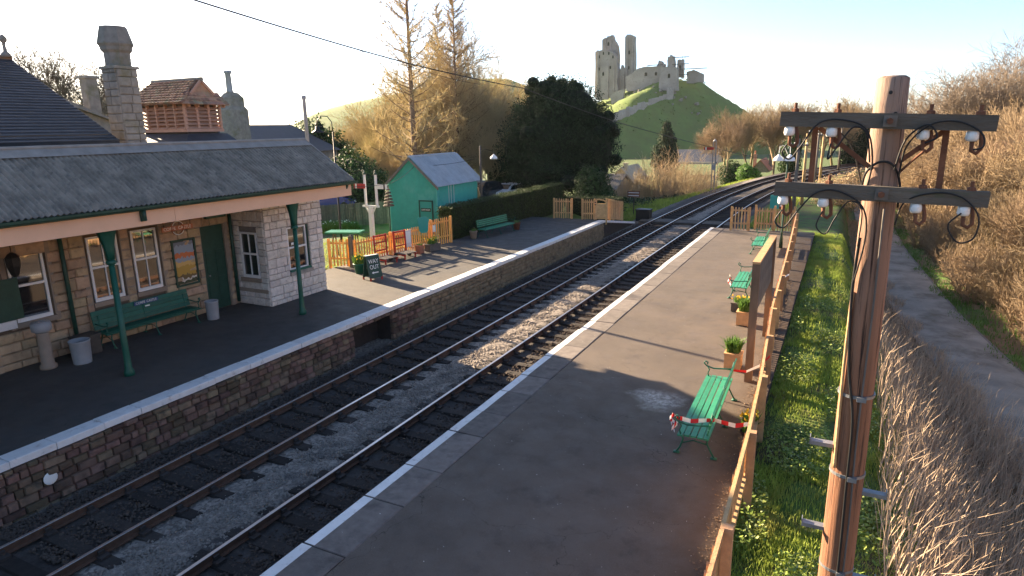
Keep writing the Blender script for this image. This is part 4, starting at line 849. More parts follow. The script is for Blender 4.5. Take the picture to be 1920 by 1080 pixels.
# miniature semaphore in the garden
ms = T('garden_signal', 'white wooden garden signal post with red and white arms', 'signal', (-22.1, 27.5, -.22))
MB().box(-.10, .10, -.10, .10, 0, 2.0).build('post', 'white_clean', ms); MB().box(-.5, .55, -.05, .05, 2.0, 2.1).build('bracket', 'white_clean', ms)
for s_ in (-1, 1): MB().bar((0, 0, 1.5), (s_*.3, 0, 2.0), .06, .06, (0, 1, 0)).build('brace', 'white_clean', ms)
MB().box(-.34, -.24, -.05, .05, 2.1, 3.7).build('doll', 'white_clean', ms); MB().box(.62, .72, -.05, .05, 2.1, 3.9).build('doll', 'white_clean', ms) if 0 else MB().box(.38, .48, -.05, .05, 2.1, 3.75).build('doll', 'white_clean', ms)
a1 = MB().box(-.95, -.22, -.09, -.06, 2.98, 3.22).build('arm', 'red_paint', ms); MB().box(-.86, -.76, -.095, -.0905, 2.98, 3.22).build('stripe', 'white_clean', a1)
a2 = MB().box(.46, 1.2, -.09, -.06, 2.98, 3.22).build('arm', 'white_clean', ms); MB().box(.98, 1.07, -.095, -.0905, 2.98, 3.22).build('stripe', 'black_iron', a2)
for x in (-.29, .43): MB().lathe([(.09, 0), (.1, .03), (.03, .12), (.04, .2), (0, .25)], (x, 0, 3.7), 8).build('finial', 'green_dark', ms, True)
# conical topiary of stacked slats next to it
tt = T('spiral_feature', 'dark pyramid of stacked slats beside the garden signal', 'garden feature', (-21.75, 28.6, -.22)); MB().tube([(0, 0, 0), (0, 0, 2.2)], .05, 6).build('stem', 'green_dark', tt)
for k in range(6): q = MB().lathe([(.30-.035*k, 0), (.30-.035*k, .06), (.22-.035*k, .1)], (0, 0, 1.95+k*.17), 8).build('tier', 'dark_wood', tt)
pt = T('picnic_table', 'green topped picnic table behind the orange gate', 'table', (-21.1, 24.2, -.22), R(20)); MB().box(-.85, .85, -.42, .42, 1.2, 1.26).build('top', 'green_bench', pt)
for x in (-.55, .55):
    for s_ in (-1, 1): MB().bar((x, s_*.1, 1.2), (x, s_*.4, 0), .07, .04, (1, 0, 0)).build('leg', 'dark_wood', pt)
for k in range(3): MB().box(-.85, .85, -.41+k*.28, -.17+k*.28, 1.26, 1.275).build('board', 'green_bench', pt)
# dark close-boarded fence and two blue cars behind it
cb = T('board_fence', 'dark close boarded fence behind the garden flower bed', 'fence', (-30.2, 29.2, -.22)); dmesh = picket_mesh('dark_wood', 1.45, .14, .02, False); d_ = Vector((4.4, 5.8, 0)); a_ = math.atan2(d_.y, d_.x); rr = random.Random(6); k = int(d_.length/.15)
for i in range(k): link('board', dmesh, cb, d_*(i/k)+Vector((0, 0, rr.uniform(-.02, .02))), 0, None, (rr.uniform(-.02, .02), 0, a_))
for z in (.35, 1.15): MB().bar((0, .04, z), d_+Vector((0, .04, z)), .05, .09).build('rail', 'dark_wood', cb)
def car(label, loc, rz, m, tall=1.45):
    t = T('parked_car', label, 'car', loc, rz); h = tall
    prof = [(-2.0, .35), (-2.05, .62), (-1.95, .85), (-1.2, .98), (-.55, h-.05), (-.2, h), (.9, h), (1.5, h-.12), (1.9, .95), (2.02, .8), (2.02, .4), (1.6, .28), (-1.6, .28)]
    b = MB(); 
    for s_, wd in ((-1, .84), (1, .84)):
        for (x, z) in prof: b.v.append((x, s_*(wd-(.18*max(0, z-.95)/.5)), z))
    n = len(prof); b.f = [tuple(range(n-1, -1, -1)) if 0 else tuple(range(n)), tuple(range(2*n-1, n-1, -1))]+[(i, n+i, n+(i+1) % n, (i+1) % n) for i in range(n)]; b.build('body', m, t)
    for s_ in (-1, 1):
        MB().add([(-.95, s_*.835, .98), (1.55, s_*.835, 1.0), (1.25, s_*.735, h-.12), (-.45, s_*.735, h-.12)], [(0, 1, 2, 3) if s_ < 0 else (3, 2, 1, 0)]).build('side_window', 'car_glass', t)
        for x in (-1.25, 1.3):
            wl = MB().lathe([(.05, -.1), (.3, -.1), (.32, -.06), (.32, .06), (.3, .1), (.05, .1)], n=18).build('wheel', 'tyre', t, loc=(x, s_*.76, .32)); wl.rotation_euler = (math.pi/2, 0, 0); MB().lathe([(.0, -.105), (.19, -.105), (.19, .105), (0, .105)], n=14).build('rim', 'steel', wl)
        MB().box(-2.06, -1.98, s_*.62-.14, s_*.62+.14, .62, .76).build('headlight', 'porcelain', t); MB().box(1.98, 2.04, s_*.66-.1, s_*.66+.1, .68, .86).build('tail_light', 'red_paint', t)
    MB().add([(-1.13, -.76, 1.03), (-1.13, .76, 1.03), (-.58, .66, h-.06), (-.58, -.66, h-.06)], [(0, 1, 2, 3), (3, 2, 1, 0)]).build('windscreen', 'car_glass', t, loc=(-.03, 0, .02)); MB().add([(1.84, -.76, 1.0), (1.84, .76, 1.0), (1.52, .66, h-.14), (1.52, -.66, h-.14)], [(0, 1, 2, 3), (3, 2, 1, 0)]).build('rear_window', 'car_glass', t, loc=(.03, 0, .01))
    return t
car('blue parked car nearer the station roof behind the dark fence', (-33.2, 36.9, .12), R(200), 'blue_car'); car('blue parked car further along behind the dark fence', (-34.4, 41.2, .3), R(205), 'blue_car')
car('dark parked car beyond the hedge by the teal shed', (-27.5, 49.5, -.4), R(80), 'dark_car', 1.7); car('white parked car beyond the hedge left of the yew', (-26.3, 52.0, -.5), R(80), 'white_car')

# bench by the hedge, gates at the platform end
bench('light green slatted bench against the hedge on left platform', (-17.0, 31.95, 0), R(84), 'green_bench')
picket_fence('picket_fence', 'short buff picket panel in front of hedge at far left platform', [(-16.4, 38.75), (-15.25, 38.95)], 1.3, .14, 'tan_wood', post=1.2, seed=5, cat='fence')
picket_fence('picket_fence', 'short buff picket panel left of the boarded gate', [(-14.5, 38.85), (-13.75, 39.05)], 1.3, .14, 'tan_wood', post=.8, seed=6)
gt = T('boarded_gate', 'buff boarded gate with curved top rail at far left platform end', 'gate', (-13.7, 39.1, 0), R(12))
MB().box(0, .72, -.02, .02, .06, 1.0).build('panel', 'tan_wood', gt)
for a in ((-.02, .08, .02, 1.25), (.66, .76, .02, 1.12)): MB().box(a[0], a[1], -.05, .05, a[2], a[3]).build('stile', 'tan_wood', gt)
for z in (.1, .92): MB().box(.08, .66, -.04, .04, z, z+.1).build('cross_rail', 'tan_wood', gt)
MB().tube([(0, 0, 1.22), (.2, 0, 1.28), (.5, 0, 1.22), (.72, 0, 1.08)], .045, 6).build('top_rail', 'tan_wood', gt)
for z in (.95, 1.1): MB().lathe([(.05, -.03), (.05, .03)], (0, -.07, z), 8).build('hinge', 'black_iron', gt)
picket_fence('picket_fence', 'long buff picket fence stepping down the far left platform ramp', [(-12.98, 39.25), (-13.45, 42.2, -.42), (-13.6, 44.6, -.78)], 1.35, .135, 'tan_wood', seed=7, side=1)

# ================================================================== RIGHT PLATFORM
bench('bright green slatted bench with red and white tape on right platform', (-1.92, 12.32, 0), R(-89), 'green_bench', 3.1)
bench('green bench half hidden behind the near end of the tall name board', (-2.75, 23.6, 0), R(-89), 'green_bench', 2.6)
bench('farthest green bench beside the top of the tall name board', (-3.1, 32.0, 0), R(-89), 'green_bench', 2.6)
def tape(label, pts, w=.055, stripe=.11, par=None):
    t = T('barrier_tape', label, 'tape'); P = [Vector(p) for p in pts]; S = []
    for a, b in zip(P[:-1], P[1:]):
        k = max(1, int((b-a).length/stripe)); S += [(a+(b-a)*i/k) for i in range(k)]
    S.append(P[-1]); b = MB()
    for i, p in enumerate(S): b.v += [p+Vector((0, .01*math.sin(i*.9), w/2)), p+Vector((0, .01*math.cos(i*1.3), -w/2)), p+Vector((.004, .01*math.sin(i*.9), w/2)), p+Vector((.004, .01*math.cos(i*1.3), -w/2))]
    b.v = [tuple(v) for v in b.v]; b.f = [f for i in range(len(S)-1) for f in ((4*i, 4*i+1, 4*i+5, 4*i+4), (4*i+2, 4*i+6, 4*i+7, 4*i+3))]
    o = b.build('ribbon', ['tape_red', 'tape_white'], t)
    for p in o.data.polygons: p.material_index = (p.index//2) % 2
    return t
tape('red and white tape stretched from near bench arm to the fence', [(-2.28, 10.84, .72), (-2.0, 10.9, .66), (-1.6, 10.95, .74), (-1.25, 10.95, .70), (-.98, 10.92, .80)], .075)
kt = tape('knot of red and white tape tied round the near bench arm', [(-2.29, 10.80, .76), (-2.36, 10.87, .66), (-2.22, 10.86, .58), (-2.30, 10.80, .50), (-2.2, 10.84, .66), (-2.3, 10.82, .78), (-2.34, 10.9, .6), (-2.26, 10.84, .44)], .06, .05)
tape('thin pink tape from far end of near bench to fence', [(-1.75, 13.85, .62), (-1.45, 13.95, .60), (-1.2, 14.1, .72), (-1.02, 14.15, .95)], .05, .6)
tape('scrap of red and white tape on the bench by the name board', [(-3.05, 22.32, .72), (-3.12, 22.4, .6), (-3.0, 22.3, .5), (-3.08, 22.45, .8)], .07, .07)
tape('short red tape at the fence beyond the name board', [(-1.55, 22.2, .8), (-1.25, 22.6, .95)], .05, .2)
planter('flower_planter', 'wooden planter of spiky green plants at the far end of taped bench', (-1.95, 15.75, 0), 0, (.38, .38, .40), 'tan_wood', n=260, ph=.4, seed=11)
planter('flower_planter', 'wooden planter of green plants under the near end of name board', (-2.2, 19.5, 0), 0, (.38, .38, .42), 'tan_wood', n=200, ph=.42, seed=12)
planter('flower_planter', 'low trough of yellow flowers just before the name board bench', (-2.45, 20.9, 0), 0, (.6, .3, .3), 'dark_wood', n=90, ph=.22, seed=13, flower='flower_yellow')
planter('flower_planter', 'straggly yellow plant at the fence foot behind taped bench', (-1.12, 12.0, 0), 0, (.3, .3, .16), 'soil', n=120, ph=.4, seed=14, flower='flower_yellow', tub=True)
# station name board seen from behind
NBD = T('name_board', 'tall grey station name board on two posts seen from behind', 'sign')
for i in range(6): MB().box(-1.53, -1.47, 15.07, 18.55, 1.58+i*.195, 1.768+i*.195).build('board_plank', 'grey_wood', NBD)
MB().box(-1.58, -1.42, 14.88, 18.74, 2.76, 2.81).build('top_cap', 'tan_wood', NBD)
for y in (14.98, 18.64):
    MB().box(-1.58, -1.42, y-.085, y+.085, -.1, 2.755).build('post', 'brown_post', NBD)
# long picket fence behind right platform
picket_fence('picket_fence', 'long weathered picket fence along the back of the right platform', [(-.84, 3.0), (-.88, 7.2), (-.93, 9.9), (-1.02, 12.4), (-1.16, 15.0), (-1.30, 17.4), (-1.42, 21.5), (-1.55, 26.0), (-1.76, 32.0), (-1.95, 37.2)], 1.14, .165, 'fence_right', post=2.4, seed=15, side=-1, w=.07, postw=.12, rails=(.3, .95), railh=.11)
picket_fence('picket_fence', 'short buff picket panel at the far end of the right platform', [(-5.3, 37.75), (-4.35, 37.7)], 1.3, .15, 'tan_wood', post=.95, seed=16)
picket_fence('picket_fence', 'buff picket fence across far right platform end beside its post', [(-4.1, 38.3), (-2.1, 38.0)], 1.25, .14, 'tan_wood', post=1.0, seed=17, posth=.12)
gs = T('green_sign', 'green and white sign panel behind the far right picket fence', 'sign', (-3.3, 42, -.9)); MB().box(-.42, .1, -.02, .02, 1.65, 2.48).build('panel', 'teal_clean', gs); MB().box(.1, .42, -.02, .02, 1.65, 2.48).build('panel', 'rust', gs)
for k in range(3): MB().box(.14, .38, -.03, -.02, 1.8+k*.2, 1.9+k*.2).build('notice_strip', 'sign_white', gs)
for x in (-.3, .3): MB().box(x-.04, x+.04, .02, .1, -.3, 2.5).build('post', 'dark_wood', gs)
lp = T('platform_lamp', 'lamp post with two white shades at the far end of right platform', 'lamp post', (-2.3, 33.0, 0))
MB().lathe([(.09, 0), (.08, .4), (.05, .6), (.04, 4.6), (.03, 4.7)], n=10).build('post', 'green_dark', lp, True)
for s_ in (-1, 1):
    MB().tube([(0, 0, 4.3), (s_*.12-.1, 0, 4.75), (s_*.22-.15, -.1, 4.7), (s_*.24-.15, -.1, 4.4)], .018, 6).build('swan_neck', 'sign_white', lp); MB().lathe([(.04, .3), (.07, .25), (.2, .14), (.24, .02), (.24, 0), (.18, 0)], (s_*.24-.15, -.1, 4.05), 16).build('lamp_shade', 'porcelain', lp, True)
# low black cable on the right platform bank: rubbish-free strip of dead leaves by the fence
# ------------------------------------------------------------------ telegraph pole in the foreground
TPx, TPy = .235, 5.0
TP = T('telegraph_pole', 'brown wooden telegraph pole with two crossarms and white insulators in right foreground', 'telegraph pole', (TPx, TPy, 0))
prof = [(.128, -1.6), (.124, 0), (.121, 1.5), (.117, 2.6), (.112, 3.6), (.107, 4.6), (.101, 5.4), (.096, 5.85), (.094, 6.02), (.07, 6.035)]
MB().lathe(prof, n=24).build('shaft', 'pole_wood', TP, True)
INS = None
def crossarm(z, tilt, ys, x0, x1, spots):
    a = MB().box(x0, x1, -.035, .035, -.0475, .0475); o = a.build('crossarm', 'arm_wood', TP, loc=(0, ys, z)); o.rotation_euler = (0, tilt, 0)
    for i, x in enumerate(spots):
        zz = 0
        MB().lathe([(.011, .05), (.011, .105)], (x, 0, 0), 8).build('bolt', 'rust', o); MB().lathe([(.026, .0478), (.026, .066), (.014, .07)], (x, 0, 0), 6).build('nut', 'rust', o)
        q = MB(); q.tube([(x+.015, 0, -.05), (x+.03, 0, -.10), (x+.035, 0, -.155), (x+.015, 0, -.18), (x-.012, 0, -.165), (x-.015, 0, -.11)], .012, 7); q.build('hook', 'rust', o, True)
        MB().lathe([(.012, -.11), (.03, -.105), (.036, -.09), (.034, -.06), (.03, -.049)], (x-.02, 0, 0), 14).build('insulator', 'porcelain', o, True)
    MB().box(-.035, .04, -.05, -.0355, -.035, .035).build('plate', 'grey_wood', o); MB().lathe([(.02, 0), (.02, .03)], n=6).build('bolt', 'rust', o, loc=(0, -.05, 0)).rotation_euler = (math.pi/2, 0, 0)
    return o
A1 = crossarm(5.755, R(2.4), -.135, -.64, .56, [-.555, -.30, .215, .47]); A2 = crossarm(5.30, R(1.8), -.145, -.64, .575, [-.56, -.31, .225, .48])
for x, zt, zb_ in ((-.42, 5.73, 5.33), (.32, 5.70, 5.30)): MB().box(x-.02, x+.015, -.09, -.078, zb_, zt).build('arm_strut', 'rust', TP)
MB().bar((-.40, -.08, 5.72), (-.06, -.09, 5.45), .03, .012, (0, 1, 0)).build('brace', 'rust', TP); MB().bar((.33, -.08, 5.71), (.08, -.09, 5.5), .03, .012, (0, 1, 0)).build('brace', 'rust', TP)
def wire(pts, r=.006, m='cable', name='wire'):
    P = [Vector(p) for p in pts]; out = []
    for i in range(len(P)-1):
        p0, p1, p2, p3 = P[max(i-1, 0)], P[i], P[i+1], P[min(i+2, len(P)-1)]
        for k in range(6):
            t = k/6; out.append(.5*((2*p1)+(p2-p0)*t+(2*p0-5*p1+4*p2-p3)*t*t+(3*p1-p0-3*p2+p3)*t**3))
    out.append(P[-1]); return MB().tube(out, r, 6).build(name, m, TP, True)
yf = -.20
wire([(-.58, yf, 5.62), (-.61, yf, 5.56), (-.56, yf, 5.52), (-.50, yf, 5.60), (-.40, yf, 5.75), (-.25, yf, 5.765), (-.12, yf, 5.70), (-.07, -.16, 5.50), (-.09, -.12, 5.30)])
wire([(-.32, yf, 5.62), (-.33, yf, 5.52), (-.28, yf, 5.60), (-.20, yf, 5.72), (-.12, yf, 5.68), (-.085, -.15, 5.50)])
wire([(.20, yf, 5.62), (.26, yf, 5.66), (.20, yf, 5.73), (.10, -.16, 5.64), (.06, -.12, 5.45)]); wire([(.45, yf, 5.58), (.50, yf, 5.60), (.48, yf, 5.68), (.36, yf, 5.745), (.22, yf, 5.73), (.11, -.15, 5.60), (.09, -.1, 5.4)])
wire([(-.58, yf, 5.18), (-.62, yf, 5.10), (-.56, yf, 5.06), (-.48, yf, 5.18), (-.38, yf, 5.30), (-.25, yf, 5.315), (-.10, yf, 5.22), (-.06, -.16, 5.02), (-.1, -.12, 4.7)])
wire([(-.33, yf, 5.18), (-.36, yf, 5.08), (-.30, yf, 5.03), (-.25, yf, 5.14), (-.18, yf, 5.25), (-.10, yf, 5.20), (-.10, -.15, 4.95)], .005)
wire([(.44, yf, 5.20), (.38, yf, 5.12), (.44, yf, 5.02), (.52, yf, 5.05), (.53, yf, 5.18), (.44, yf, 5.29), (.30, yf, 5.32), (.14, -.17, 5.26), (.10, -.12, 5.1)], .0055)
wire([(-.11, -.02, 5.26), (-.10, -.08, 5.42), (-.03, -.125, 5.50), (.05, -.12, 5.48), (.105, -.05, 5.36), (.112, 0, 5.2)], .008)
wire([(.2, yf, 5.57), (.14, -.15, 5.50), (.09, -.08, 5.43)], .008, 'rust'); wire([(-.36, .1, 5.75), (-.2, .1, 5.6), (-.1, .1, 5.3)])
wire([(.03, -.115, 5.2), (.035, -.118, 4.5), (.03, -.122, 3.6), (.045, -.124, 2.8), (.04, -.128, 1.8), (.04, -.13, .5)], .0075, 'grey_wood', 'earth_wire'); wire([(-.09, -.10, 5.0), (-.10, -.08, 4.6), (-.07, -.10, 4.1), (-.01, -.126, 3.7), (.0, -.13, 3.2), (.01, -.132, 2.4), (.0, -.135, 1.2), (0, -.135, .3)], .011, 'black_iron', 'cable')
wire([(-.095, -.07, 4.62), (-.10, -.075, 4.2), (-.095, -.08, 3.7), (-.09, -.09, 3.3)], .012, 'tan_wood', 'cable')
for z in (3.86, 3.24, 2.45): MB().lathe([(.121, 0), (.121, .022)], (0, 0, z), 24).build('band', 'steel', TP); MB().box(-.0, .06, -.15, -.12, z-.006, z+.028).build('clamp', 'steel', TP)
for x_, z, s_ in ((-1, 3.45, 1), (1, 3.12, 1), (-1, 2.76, 1), (1, 2.4, 1), (-1, 2.1, 1)):
    st = MB(); st.box(min(x_*.11, x_*.27), max(x_*.11, x_*.27), -.03, .03, -.006, .0); st.box(min(x_*.11, x_*.27), max(x_*.11, x_*.27), -.03, -.024, -.03, -.006); st.box(min(x_*.264, x_*.27), max(x_*.264, x_*.27), -.03, .03, 0, .03); st.build('step', 'steel', TP, loc=(0, 0, z))
for z in (5.93, 5.80): MB().lathe([(.012, 0), (.012, .008)], n=8).build('bolt', 'black_iron', TP, loc=(-.01 if z > 5.9 else .03, -.098, z)).rotation_euler = (math.pi/2, 0, 0)

# ================================================================== VEGETATION
def seg_mesh(name, segs, m, n=3):
    S = np.array(segs, float); P, Q, r1, r2_ = S[:, 0:3], S[:, 3:6], S[:, 6], S[:, 7]; d = Q-P; d /= np.maximum(np.linalg.norm(d, axis=1), 1e-6)[:, None]
    ref = np.where(np.abs(d[:, 2:3]) < .9, np.array([[0, 0, 1.]]), np.array([[1., 0, 0]])); a = np.cross(d, ref); a /= np.linalg.norm(a, axis=1)[:, None]; b = np.cross(d, a); V = np.empty((len(S), 2*n, 3))
    for j in range(n):
        c, s = math.cos(6.2832*j/n), math.sin(6.2832*j/n); o = a*c+b*s; V[:, j] = P+o*r1[:, None]; V[:, n+j] = Q+o*r2_[:, None]
    f = np.array([(j, (j+1) % n, n+(j+1) % n, n+j) for j in range(n)]); F = (f[None]+2*n*np.arange(len(S))[:, None, None]).reshape(-1, 4)
    return npmesh(name, V.reshape(-1, 3), F, m, n > 3)
def grow(seed, H, r0, style):
    r = random.Random(seed); big = []; twig = []
    def vec(): return Vector((r.gauss(0, 1), r.gauss(0, 1), r.gauss(0, 1)))
    def rec(p, d, L, rad, k):
        n = 3 if k > 1 else 2; q = p; dd = d
        for i in range(n):
            dd = (dd+vec()*style['wob']+Vector((0, 0, style['up']))).normalized(); q2 = q+dd*L/n; ra, rb = rad*(1-.3*i/n), rad*(1-.3*(i+1)/n)
            (big if k > style['tw'] else twig).append((*q, *q2, max(ra, style['rmin']), max(rb, style['rmin']*.8))); q = q2
            if k > 0 and (i > 0 or k < style['depth']):
                for _ in range(style['side'] if i < n-1 else style['end']):
                    ax = dd.cross(vec()).normalized(); ang = r.uniform(*style['ang']); nd = (dd*math.cos(ang)+ax*math.sin(ang)).normalized(); rec(q, nd, L*r.uniform(.55, .8), rb*.62, k-1)
    if style.get('stems'):
        for i in range(style['stems']):
            a = r.random()*6.28; o = Vector((math.cos(a), math.sin(a), 0))*r.random()*style['foot']; rec(o+Vector((0, 0, -.3)), Vector((math.cos(a)*.25, math.sin(a)*.25, 1)).normalized(), H*r.uniform(.38, .5), r0*r.uniform(.5, 1), style['depth'])
    elif style.get('wand'):
        for i in range(style['wand']):
            a = r.random()*6.28; f = r.random()**.6; p = Vector((math.cos(a)*f*style['foot'], math.sin(a)*f*style['foot'], -.3)); d = Vector((math.cos(a)*f*.28+r.gauss(0, .08), math.sin(a)*f*.28+r.gauss(0, .08), 1)).normalized(); L = H*r.uniform(.5, 1)*(1-.25*f); rad = r0*r.uniform(.35, 1); k = 6
            for j in range(k):
                d = (d+vec()*.09).normalized(); p2 = p+d*L/k; (big if rad > r0*.8 else twig).append((*p, *p2, rad*(1-.75*j/k), rad*(1-.75*(j+1)/k)))
                for _ in range(style['tws']):
                    td = (d*1.1+vec()*.55).normalized(); tl = H*r.uniform(.05, .16); p3 = p2+td*tl; twig.append((*p2, *p3, .016, .01)); twig.append((*p3, *(p3+(td+vec()*.4+Vector((0, 0, .2))).normalized()*tl*.7), .011, .007))
                p = p2
    elif style.get('larch'):
        n = 14; q = Vector((0, 0, -.5)); lean = Vector((r.gauss(0, .006), r.gauss(0, .006), 1)).normalized()
        for i in range(n):
            q2 = Vector((0, 0, -.5))+lean*(H*(i+1)/n); big.append((*q, *q2, r0*(1-.9*i/n), r0*(1-.9*(i+1)/n))); q = q2
        for i in range(style['nb']):
            t = .12+.87*(i/style['nb']); a = r.random()*6.28; L = H*style['bl']*(1.05-t)**.75*r.uniform(.6, 1.1); p = Vector((0, 0, -.5))+lean*H*t; e = r.uniform(.1, .5)+.35*t; d = Vector((math.cos(a)*math.cos(e), math.sin(a)*math.cos(e), math.sin(e)-.25)); rb = max(.035, r0*.28*(1-t)); 
            k = 5
            for j in range(k):
                d = (d+Vector((0, 0, .11))+vec()*.07).normalized(); p2 = p+d*L/k; big.append((*p, *p2, rb*(1-j/k*.7), rb*(1-(j+1)/k*.7)))
                for _ in range(style['tws']):
                    td = (d+vec()*.75).normalized(); tl = L*.16*r.uniform(.5, 1.4); p3 = p2+td*tl; twig.append((*p2, *p3, .017, .009)); twig.append((*p3, *(p3+(td+vec()*.5).normalized()*tl*.6), .012, .007))
                p = p2
    else: rec(Vector((0, 0, -.4)), Vector((r.gauss(0, .04), r.gauss(0, .04), 1)).normalized(), H*.42, r0, style['depth'])
    return big, twig
BROAD = dict(wob=.13, up=.05, tw=2, rmin=.014, depth=5, side=2, end=2, ang=(.35, .95))
COPPICE = dict(wob=.10, up=.12, tw=1, rmin=.014, depth=3, side=3, end=4, ang=(.25, .75), stems=11, foot=1.0)
LARCH = dict(larch=True, nb=130, bl=.20, tws=9)
TREE_M = {}
def tree_meshes(key, seed, H, r0, style, mb='bark', mt='twig_brown'):
    if key not in TREE_M:
        a, b = grow(seed, H, r0, style); TREE_M[key] = (seg_mesh('trunk', a, mb, 5), seg_mesh('crown', b, mt, 3))
    return TREE_M[key]
def tree(key, label, loc, rz=0, s=1.0, group=None, name='bare_tree', sz=None):
    t = T(name, label, 'tree', (loc[0], loc[1], loc[2] if len(loc) > 2 else float(zground(loc[0], loc[1]))-.05), rz, group); t.scale = (s, s, sz or s)
    for nm, me in zip(('trunk', 'crown'), TREE_M[key]): link(nm, me, t)
    return t
for i in range(3): tree_meshes(('gold', i), 100+i, 11, .22, dict(BROAD, up=.09, wob=.12), 'bark', 'twig_gold')
for i in range(2): tree_meshes(('goldc', i), 110+i, 9, .10, dict(COPPICE, stems=12), 'twig_gold', 'twig_gold')
for i in range(4): tree_meshes(('wood', i), 120+i, 10, .17, dict(BROAD, up=.10), 'twig_brown', 'twig_brown')
for i in range(2): tree_meshes(('woodc', i), 130+i, 7, .07, dict(COPPICE, stems=10), 'twig_brown', 'twig_brown')
for i in range(2): tree_meshes(('tanc', i), 135+i, 7, .055, dict(wand=48, foot=1.7, tws=4), 'twig_tan', 'twig_tan')
for i in range(2): tree_meshes(('scrub', i), 145+i, 3.2, .03, dict(wand=60, foot=1.5, tws=5), 'twig_brown', 'twig_brown')
for i in range(2): tree_meshes(('grey', i), 140+i, 12, .2, BROAD, 'twig_grey', 'twig_grey')
tree_meshes(('larch', 0), 150, 24, .30, LARCH, 'bark', 'twig_gold'); tree_meshes(('larch', 1), 151, 21, .24, dict(LARCH, nb=170, tws=12), 'bark', 'twig_gold')
rr = random.Random(77)
tree(('larch', 0), 'tall straight bare larch with dark trunk right behind the teal shed', (-33.4, 48, -.4), name='larch_tree')
tree(('larch', 1), 'tall bare larch with small cones standing right of the golden trees', (-33.6, 55.5, -.6), 1, name='larch_tree')
tree(('larch', 1), 'slimmer tall bare larch between the two darker larches', (-40.0, 62.5, -.8), 3, .95, name='larch_tree')
GG = 'golden bare trees behind the shed'; GLb = 'golden brown bare tree in the sunlit thicket behind the teal shed'
for (x, y, k, s) in ((-47, 60, ('gold', 0), .85), (-43.5, 63, ('gold', 1), 1.05), (-41, 58, ('goldc', 0), 1.1), (-35.5, 66, ('gold', 0), 1.2), (-32.5, 60, ('gold', 2), .95), (-30.5, 62, ('goldc', 1), .95), (-50, 58, ('goldc', 1), .75), (-46, 55, ('goldc', 0), .7), (-42, 53, ('goldc', 1), .7), (-38, 54, ('goldc', 0), .75), (-52.5, 62, ('gold', 1), .6), (-34, 70, ('gold', 0), 1.2), (-31, 57, ('goldc', 0), .7), (-29.8, 66, ('gold', 2), .9), (-44, 70, ('gold', 2), 1.1), (-37.5, 62, ('gold', 1), 1.45), (-34.0, 60, ('gold', 2), 1.2), (-39.5, 49.5, ('goldc', 1), .55), (-36.0, 50, ('goldc', 0), .5), (-43.5, 49, ('goldc', 0), .55)):
    tree(k, GLb, (x, y, -1.2), rr.random()*6, s, GG)
for (x, y, s) in ((-79, 41, 1.3), (-72, 43, 1.35), (-66, 42, 1.05)): tree(('grey', int(s*100) % 2), {-79: 'leftmost grey bare tree rising behind the slate roof', -72: 'tall middle grey bare tree rising behind the slate roof', -66: 'grey bare tree nearest the big chimney'}[x], (x, y, 0), rr.random()*6, s, 'bare trees behind the slate roof')
WG = 'bare shrubs beside the line'
for (x, y, s) in ((-20.5, 68, .6), (-18.6, 70, .8), (-17.0, 69, .85), (-15.4, 72, .9), (-14.2, 75, .75), (-17.6, 76, .85), (-13.6, 77, .6), (-22.0, 72, .6), (-15.0, 66, .5), (-19.4, 65, .5), (-21.5, 64, .45), (-12.9, 70, .45)):
    tree(('tanc', int(s*100) % 2), 'tan multi stemmed bare shrub beside the line beyond the ramp', (x, y, -2.9), rr.random()*6, s, WG)
BG = 'bare trees at the bend of the line'
for (x, y, s) in ((-18, 118, 1.0), (-14.5, 122, 1.15), (-11, 126, 1.25), (-7.5, 130, 1.25), (-3.5, 134, 1.3), (0.5, 138, 1.3), (3.5, 130, 1.2), (-16, 135, 1.3), (-9, 140, 1.4), (-2, 150, 1.5), (6, 145, 1.4), (-20, 128, 1.0), (-13, 150, 1.4)):
    tree(('wood', int(s*100+y) % 4), 'brown bare tree at the distant bend of the railway line', (x, y, -2.8), rr.random()*6, s, BG)
# wooded bank on the right
HG = 'trees of the wooded bank'; HL = 'brown bare tree in the dense wood on right hand bank'
pts = []
for _ in range(2600):
    y = rr.uniform(26, 150); lr = float(lane_right(y)); x = lr+2.4+abs(rr.gauss(0, 1))*14
    if x > 48 or x/y > .75: continue
    if all((x-a)**2+(y-b)**2 > (1.9+y*.012)**2 for a, b, in pts): pts.append((x, y))
    if len(pts) >= 150: break
for (x, y) in pts:
    k = ('woodc', rr.randrange(2)) if rr.random() < .45 else ('wood', rr.randrange(4)); near = max(.62, min(1, (y-10)/45)); s = rr.uniform(.75, 1.0)*near
    tree(k, HL, (x, y, float(zground(x, y))-.2), rr.random()*6, s, HG)
for k in range(34):
    y = 22+k*1.6+rr.uniform(-.5, .5); x = float(lane_right(y))+1.7+rr.uniform(0, 1.2)
    tree(('scrub', k % 2), 'low brown scrub bush at the edge of wood beside the lane', (x, y, float(zground(x, y))-.1), rr.random()*6, rr.uniform(.55, 1.0), 'scrub beside the lane', 'scrub_bush')
for (x, y, s) in ((9.5, 72, 1.0), (11.5, 76, 1.05), (16, 84, 1.0), (7.5, 84, .95)): tree(('grey', int(x) % 2), 'pale grey bare tree standing above the wood on the right skyline', (x, y, float(zground(x, y))), rr.random()*6, s, 'grey trees above the wood')

